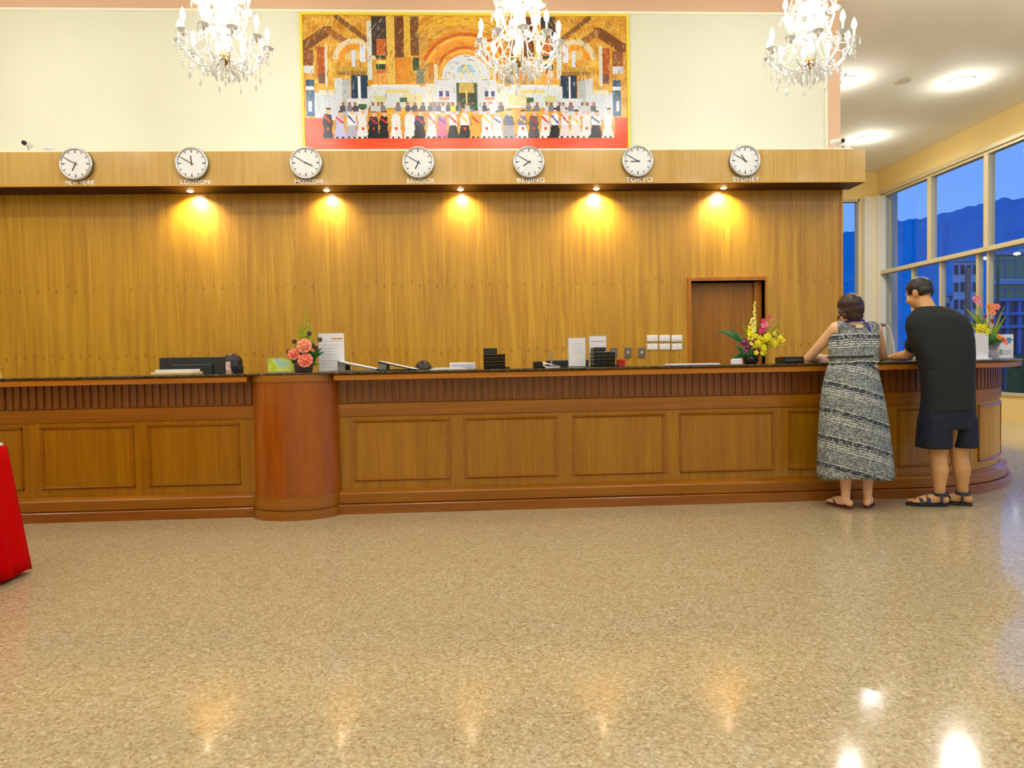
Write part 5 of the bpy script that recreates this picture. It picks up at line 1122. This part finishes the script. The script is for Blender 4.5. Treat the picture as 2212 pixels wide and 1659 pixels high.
# ---------- two seated clerks behind the counter
def clerk(px_, pyc, Y, fwd, label, tee, hairc, skn, hs):
    c = at(px_, pyc, Y=Y); x = c.x; t = thing('person', label, 'person', (x, Y, 0)); f = V((fwd[0], fwd[1], 0)).normalized(); s_ = V((f.y, -f.x, 0))
    mb = MB(); M_, p_ = head(mb, c, fwd, .95); nk = c+V((0, 0, -.13))-f*.01; limb(mb, [c+V((0, 0, -.06)), nk], [.05, .052])
    hip = V((x, Y, .50))-f*.06; ch = c+V((0, 0, -.30))-f*.03
    mb.ell(ch, (.17, .11, .17)); mb.ell(hip.lerp(ch, .45), (.14, .11, .16)); mb.ell(hip+V((0, 0, .03)), (.17, .13, .12))
    for q in (-1, 1):
        sh = c+V((0, 0, -.20))+s_*.165*q; limb(mb, [nk, sh], [.055, .05]); el_ = sh+V((0, 0, -.26))+f*.05; wr = V((x, Y, .79))+f*.30+s_*.09*q
        limb(mb, [sh, el_, wr], [.05, .04, .025]); hand(mb, wr, f+V((0, 0, -.1)), (0, 0, 1), -q, .3, .9)
        h0 = hip+s_*.09*q; kn = h0+f*.40; kn.z = .46; an = kn+V((0, 0, -.37))-f*.02; an.z = .085
        limb(mb, [h0, kn, an], [.085, .06, .034]); foot(mb, an, (f.x, f.y), .22, .9, .004)
    fuse(mb, 'body', skn, t, .008, 3); eyes(M_, p_, .95, t)
    mb = MB(); mb.ell(c+M_@V((0, -.018, .036)), (.084, .098, .086), M_); mb.ell(c+M_@V((0, -.055, -.03)), (.080, .060, .09), M_)
    for q in (-1, 1): mb.ell(c+M_@V((q*.072, -.01, -.02)), (.018, .045, .07), M_)
    fuse(mb, 'hair', hairmat('black_hair', hairc), t, .007, 2, keep=lambda v: not ((M_.transposed()@(v-c)).y > .035 and (M_.transposed()@(v-c)).z < .05))
    mb = MB(); mb.ell(ch, (.185, .125, .18)); mb.ell(hip.lerp(ch, .45), (.155, .125, .17)); mb.ell(hip+V((0, 0, .05)), (.18, .14, .10))
    for q in (-1, 1):
        sh = c+V((0, 0, -.20))+s_*.165*q; limb(mb, [nk+V((0, 0, -.045)), sh, sh.lerp(sh+V((0, 0, -.26))+f*.05, .6)], [.05, .062, .056])
    fuse(mb, 'blouse', tee, t, .009, 3, keep=lambda v: v.z < nk.z-.01)
    ch_ = thing('office_chair', 'office chair under the %s' % ('clerk beside the wide monitor' if px_ < 700 else 'clerk behind the dark sloping rack'), 'chair', (x-f.x*.06, Y-f.y*.06, 0)); o_ = V((x, Y, 0))-f*.08
    MB().ell(o_+V((0, 0, .385)), (.23, .23, .035)).build('seat', M_BLK, ch_, smooth=True); MB().cyl(o_+V((0, 0, .06)), o_+V((0, 0, .36)), .025, n=12).build('gas_column', M_GREY, ch_)
    bm_ = MB(); q0 = o_-f*.24; bm_.box(q0.x-.2, q0.x+.2, q0.y-.02, q0.y+.02, .52, .88, rotZ(math.atan2(-f.x, f.y))); bm_.build('backrest', M_BLK, ch_, bevel=.015)
    MB().tube([o_+V((0, 0, .37)), o_-f*.25+V((0, 0, .40)), o_-f*.265+V((0, 0, .7))], .014, 8).build('back_support', M_GREY, ch_)
    for i in range(5):
        a = 2*PI*i/5; e_ = o_+V((.27*math.cos(a), .27*math.sin(a), .045)); MB().tube([o_+V((0, 0, .08)), e_+V((0, 0, .015))], [.02, .014], 8).build('leg', M_GREY, ch_); MB().ell(e_-V((0, 0, .015)), (.028, .028, .028), nu=10, nv=8).build('caster', M_BLK, ch_, smooth=True)
clerk(499, 791, 6.75, (-.75, -.75, -.1), 'dark haired clerk seated behind the counter, face partly hidden by the wide monitor', mat('lilac_blouse', (190, 176, 220), .7), (22, 18, 22), SK_S, 1)
clerk(915, 806, 6.8, (.2, -1, -.5), 'clerk seated low behind the dark sloping rack, only black hair showing', mat('violet_blouse', (150, 110, 170), .7), (20, 16, 18), SK_S, 1)
# ------------------------------------------------------------------ outside
gm = bpy.data.materials.new('outdoor_ground'); k = N(gm); k.l(k.ramp(k.noise(k.pos((.3, .3, .3)), 1, 4), [(.3, lin((60, 80, 60))), (.7, lin((96, 104, 100)))]), k.b.inputs['Base Color']); k.b.inputs['Roughness'].default_value = .9
mb = MB().box(XR+.3, 420, -120, 500, -.5, -.3); mb.box(-200, XR+.3, YB+.3, 500, -.5, -.3); gd = mb.build('ground', gm); tag(gd, kind='structure')
# wooded hills
ridge = [(1700, 505), (1818, 502), (1856, 499), (1942, 477), (2000, 470), (2030, 464), (2060, 456), (2092, 447), (2130, 438), (2165, 431), (2212, 427), (2300, 418), (2420, 400), (2600, 380), (2900, 350)]
hm_ = bpy.data.materials.new('haze_tinted_forest'); k = N(hm_); k.l(k.ramp(k.noise(k.pos((.12, .12, .12)), 1, 5), [(.3, lin((8, 150, 200))), (.7, lin((14, 172, 222)))]), k.b.inputs['Base Color']); k.b.inputs['Roughness'].default_value = 1; k.b.inputs['Specular IOR Level'].default_value = 0  # blue distance haze is put into the forest's base colour
rows = [[], [], [], [], []]
def rid(x):
    for (a, b), (c, d_) in zip(ridge[:-1], ridge[1:]):
        if a <= x <= c: return b+(d_-b)*(x-a)/(c-a)
xx = [1700+8*i for i in range(150)]
for x in xx:
    y = rid(x); v = ray(x, y); dist = 210-(x-1700)*.06; hv = V((v.x, v.y, 0)).normalized(); top_ = V((0, 0, EYE))+v*(dist/math.hypot(v.x, v.y)); top_.z += .5*noise.noise(V((x*.05, 1, 1)))+.6*noise.noise(V((x*.21, 3, 1)))
    for r_, (dd, hh) in zip(rows, ((-75, -.5), (-45, .35), (-20, .75), (0, 1), (60, .9))): r_.append(V((top_.x, top_.y, 0))+hv*dd+V((0, 0, max(-.5, top_.z*hh+(1.0*noise.noise(V((x*.08, dd*.1, 5))) if 0 < hh < 1 else 0)))))
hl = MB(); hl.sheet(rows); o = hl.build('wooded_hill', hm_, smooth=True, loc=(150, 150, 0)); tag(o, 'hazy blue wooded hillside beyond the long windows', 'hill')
# buildings
def building(name, label, x0, x1, ytop, dist, mw, mwin, nf, nc, stripe=None, depth=8, zb=-.3, wn=(.55, .5), roof=True):
    A, B_ = at(x0, ytop, Y=dist), at(x1, ytop, Y=dist); t = thing(name, label, 'building', ((A.x+B_.x)/2, dist, zb)); z1 = A.z
    f_ = (dist+depth)/dist; MB().prism([(A.x, dist), (B_.x, dist), (B_.x*f_, dist+depth), (A.x*f_+.4, dist+depth)], zb, z1).build('walls', mw, t); 
    if roof: MB().prism([(A.x-.1, dist-.3), (B_.x+.1, dist-.3), (B_.x*f_, dist+depth), (A.x*f_+.4, dist+depth)], z1, z1+.25).build('roof_slab', mat('pale_roof', (150, 170, 210), .7), t)
    fw2 = (B_.x-A.x)/nc; fh = (z1-max(zb, 0))/nf
    for r in range(nf):
        for c in range(nc):
            cx = A.x+fw2*(c+.5); cz = max(zb, 0)+fh*(r+.55); w2, h2 = fw2*wn[0]/2, fh*wn[1]/2
            wo = MB().box(cx-w2-.06, cx+w2+.06, dist-.05, dist+.02, cz-h2-.06, cz+h2+.06).build('window', mat('window_surround', (140, 160, 205), .6) if r+c == 0 else bpy.data.materials['window_surround'], t); MB().box(cx-w2, cx+w2, dist-.07, dist-.05, cz-h2, cz+h2).build('window_glass_pane', mwin, wo)
    if stripe: 
        for s0, s1, m_ in stripe: a_, b_ = at(s0, 600, Y=dist).x, at(s1, 600, Y=dist).x; MB().box(a_, b_, dist-.25, dist, zb, z1-.6).build('stair_panel', m_, t)
    return t, A, B_, z1
M_BW1 = mat('pale_blue_render', (214, 224, 235), .8); M_WIN = mat('dark_window', (30, 44, 60), .2)
building('apartment_building', 'pale blue grey apartment block with a terracotta stair panel beyond the windows', 2058, 2113, 566, 62, M_BW1, M_WIN, 6, 4, [(2085, 2093, mat('terracotta_panel', (210, 150, 130), .8))])
building('apartment_building', 'low white house at the foot of the hill behind the man\'s head', 2034, 2052, 640, 58, mat('white_house_wall', (200, 212, 232), .8), M_WIN, 2, 2)
t, A, B_, z1 = building('office_building', 'grey green building with pale blue bands filling the right window', 2145, 2330, 552, 40, mat('grey_green_facade', (214, 222, 160), .8), mat('green_tinted_glass', (150, 170, 120), .3), 4, 8, None, 10, wn=(.8, .6))
for y_ in (610, 700): zz = at(2180, y_, Y=39.7).z; MB().box(A.x, B_.x, 39.6, 40, zz-.12, zz+.12).build('facade_band', mat('pale_blue_band', (150, 190, 230), .6), t)
# covered terrace with blue roof
tt = thing('covered_terrace', 'low dark terrace building with bright blue roof edges below the grey green block', 'building', (27, 26, -.3)); a_, b_ = at(2143, 700, Y=26).x, at(2300, 700, Y=26).x
M_BLU = mat('blue_painted_steel', (50, 150, 220), .5); M_DKG = mat('dark_blue_green_glass', (16, 64, 96), .15)
MB().prism([(a_, 26), (b_, 26), (b_*32/26, 32), (a_*32/26+.2, 32)], -.3, at(2180, 645, Y=26).z).build('glazed_wall', M_DKG, tt)
for y_ in (648, 678, 706): zz = at(2180, y_, Y=26).z; MB().box(a_-.1, b_, 25.8, 26, zz-.06, zz+.06).build('roof_edge', M_BLU, tt)
for i in range(6): x_ = a_+(b_-a_)*i/6; MB().box(x_, x_+.12, 25.9, 26, -.3, at(2180, 645, Y=26).z).build('post', M_BLU, tt)
# hedge
hg = MB(); rr = random.Random(4); a_, b_ = at(2188, 750, Y=18).x, at(2360, 750, Y=18).x
for i in range(900):
    c = V((rr.uniform(a_, b_), 18+rr.uniform(-.5, .5), rr.uniform(-.3, 1.15))); q = rotZ(rr.uniform(0, 6))@rotX(rr.uniform(0, 3)); s_ = rr.uniform(.06, .12); hg.add([c+q@V((-s_, 0, 0)), c+q@V((0, -s_*.4, 0)), c+q@V((s_, 0, 0)), c+q@V((0, s_*.4, 0))], [(0, 1, 2, 3)])
hg.box(a_+.05, b_-.05, 17.7, 18.3, -.3, 1.0); tag(hg.build('hedge', mat('hedge_green', (30, 96, 46), .7, var=.3), fix=False, loc=((a_+b_)/2, 18, -.3)), 'clipped green hedge outside the lower right window', 'hedge')
tr = None
# street lamps seen through the lower panes
for px_, py_, D_ in ((2127, 558, 23.5), (2197, 548, 23.5)):
    c = at(px_, py_, Y=D_); t = thing('street_lamp', 'lit street lamp %s outside the lower windows' % ('between the two close window posts' if px_ < 2150 else 'in front of the grey green building'), 'street lamp', (c.x, D_, -.3))
    MB().tube([(c.x+.5, D_, -.3), (c.x+.5, D_, c.z), (c.x+.42, D_, c.z+.12), (c.x+.1, D_, c.z+.14)], [.06, .045, .04, .03], 10).build('pole', M_GREY, t, smooth=True); MB().ell(c, (.12, .09, .05)).build('lamp_head', mat('street_lamp_glow', (255, 255, 250), .4, emit=(240, 250, 255), es=6), t, smooth=True)
# ------------------------------------------------------------------ world: dusk sky
w = bpy.data.worlds.new('dusk'); scene.world = w; w.use_nodes = True; t = w.node_tree; bg = t.nodes['Background']; k = N.__new__(N); k.t = t
tc = t.nodes.new('ShaderNodeTexCoord'); sep = t.nodes.new('ShaderNodeSeparateXYZ'); t.links.new(tc.outputs['Generated'], sep.inputs[0])
cl = t.nodes.new('ShaderNodeTexNoise'); cl.inputs['Scale'].default_value = 3.5; cl.inputs['Detail'].default_value = 4; mp = t.nodes.new('ShaderNodeMapping'); mp.inputs['Scale'].default_value = (1, 1, 3.5); t.links.new(tc.outputs['Generated'], mp.inputs[0]); t.links.new(mp.outputs[0], cl.inputs[0])
r = t.nodes.new('ShaderNodeValToRGB'); e = r.color_ramp.elements; e[0].position = .0; e[0].color = lin((118, 176, 252)); e[1].position = .5; e[1].color = lin((58, 116, 215)); q = e.new(.22); q.color = lin((104, 162, 246))
t.links.new(sep.outputs[2], r.inputs[0]); mx_ = t.nodes.new('ShaderNodeMix'); mx_.data_type = 'RGBA'; mr = t.nodes.new('ShaderNodeMath'); mr.operation = 'MULTIPLY'; mr.inputs[1].default_value = .55; t.links.new(cl.outputs[0], mr.inputs[0]); t.links.new(mr.outputs[0], mx_.inputs[0]); t.links.new(r.outputs[0], mx_.inputs[6]); mx_.inputs[7].default_value = lin((126, 156, 240)); t.links.new(mx_.outputs[2], bg.inputs[0]); bg.inputs[1].default_value = 1.1
vs = scene.view_settings; vs.view_transform = 'Standard'; vs.look = 'None'; vs.exposure = 0.12; vs.gamma = 1; vs.use_curve_mapping = False
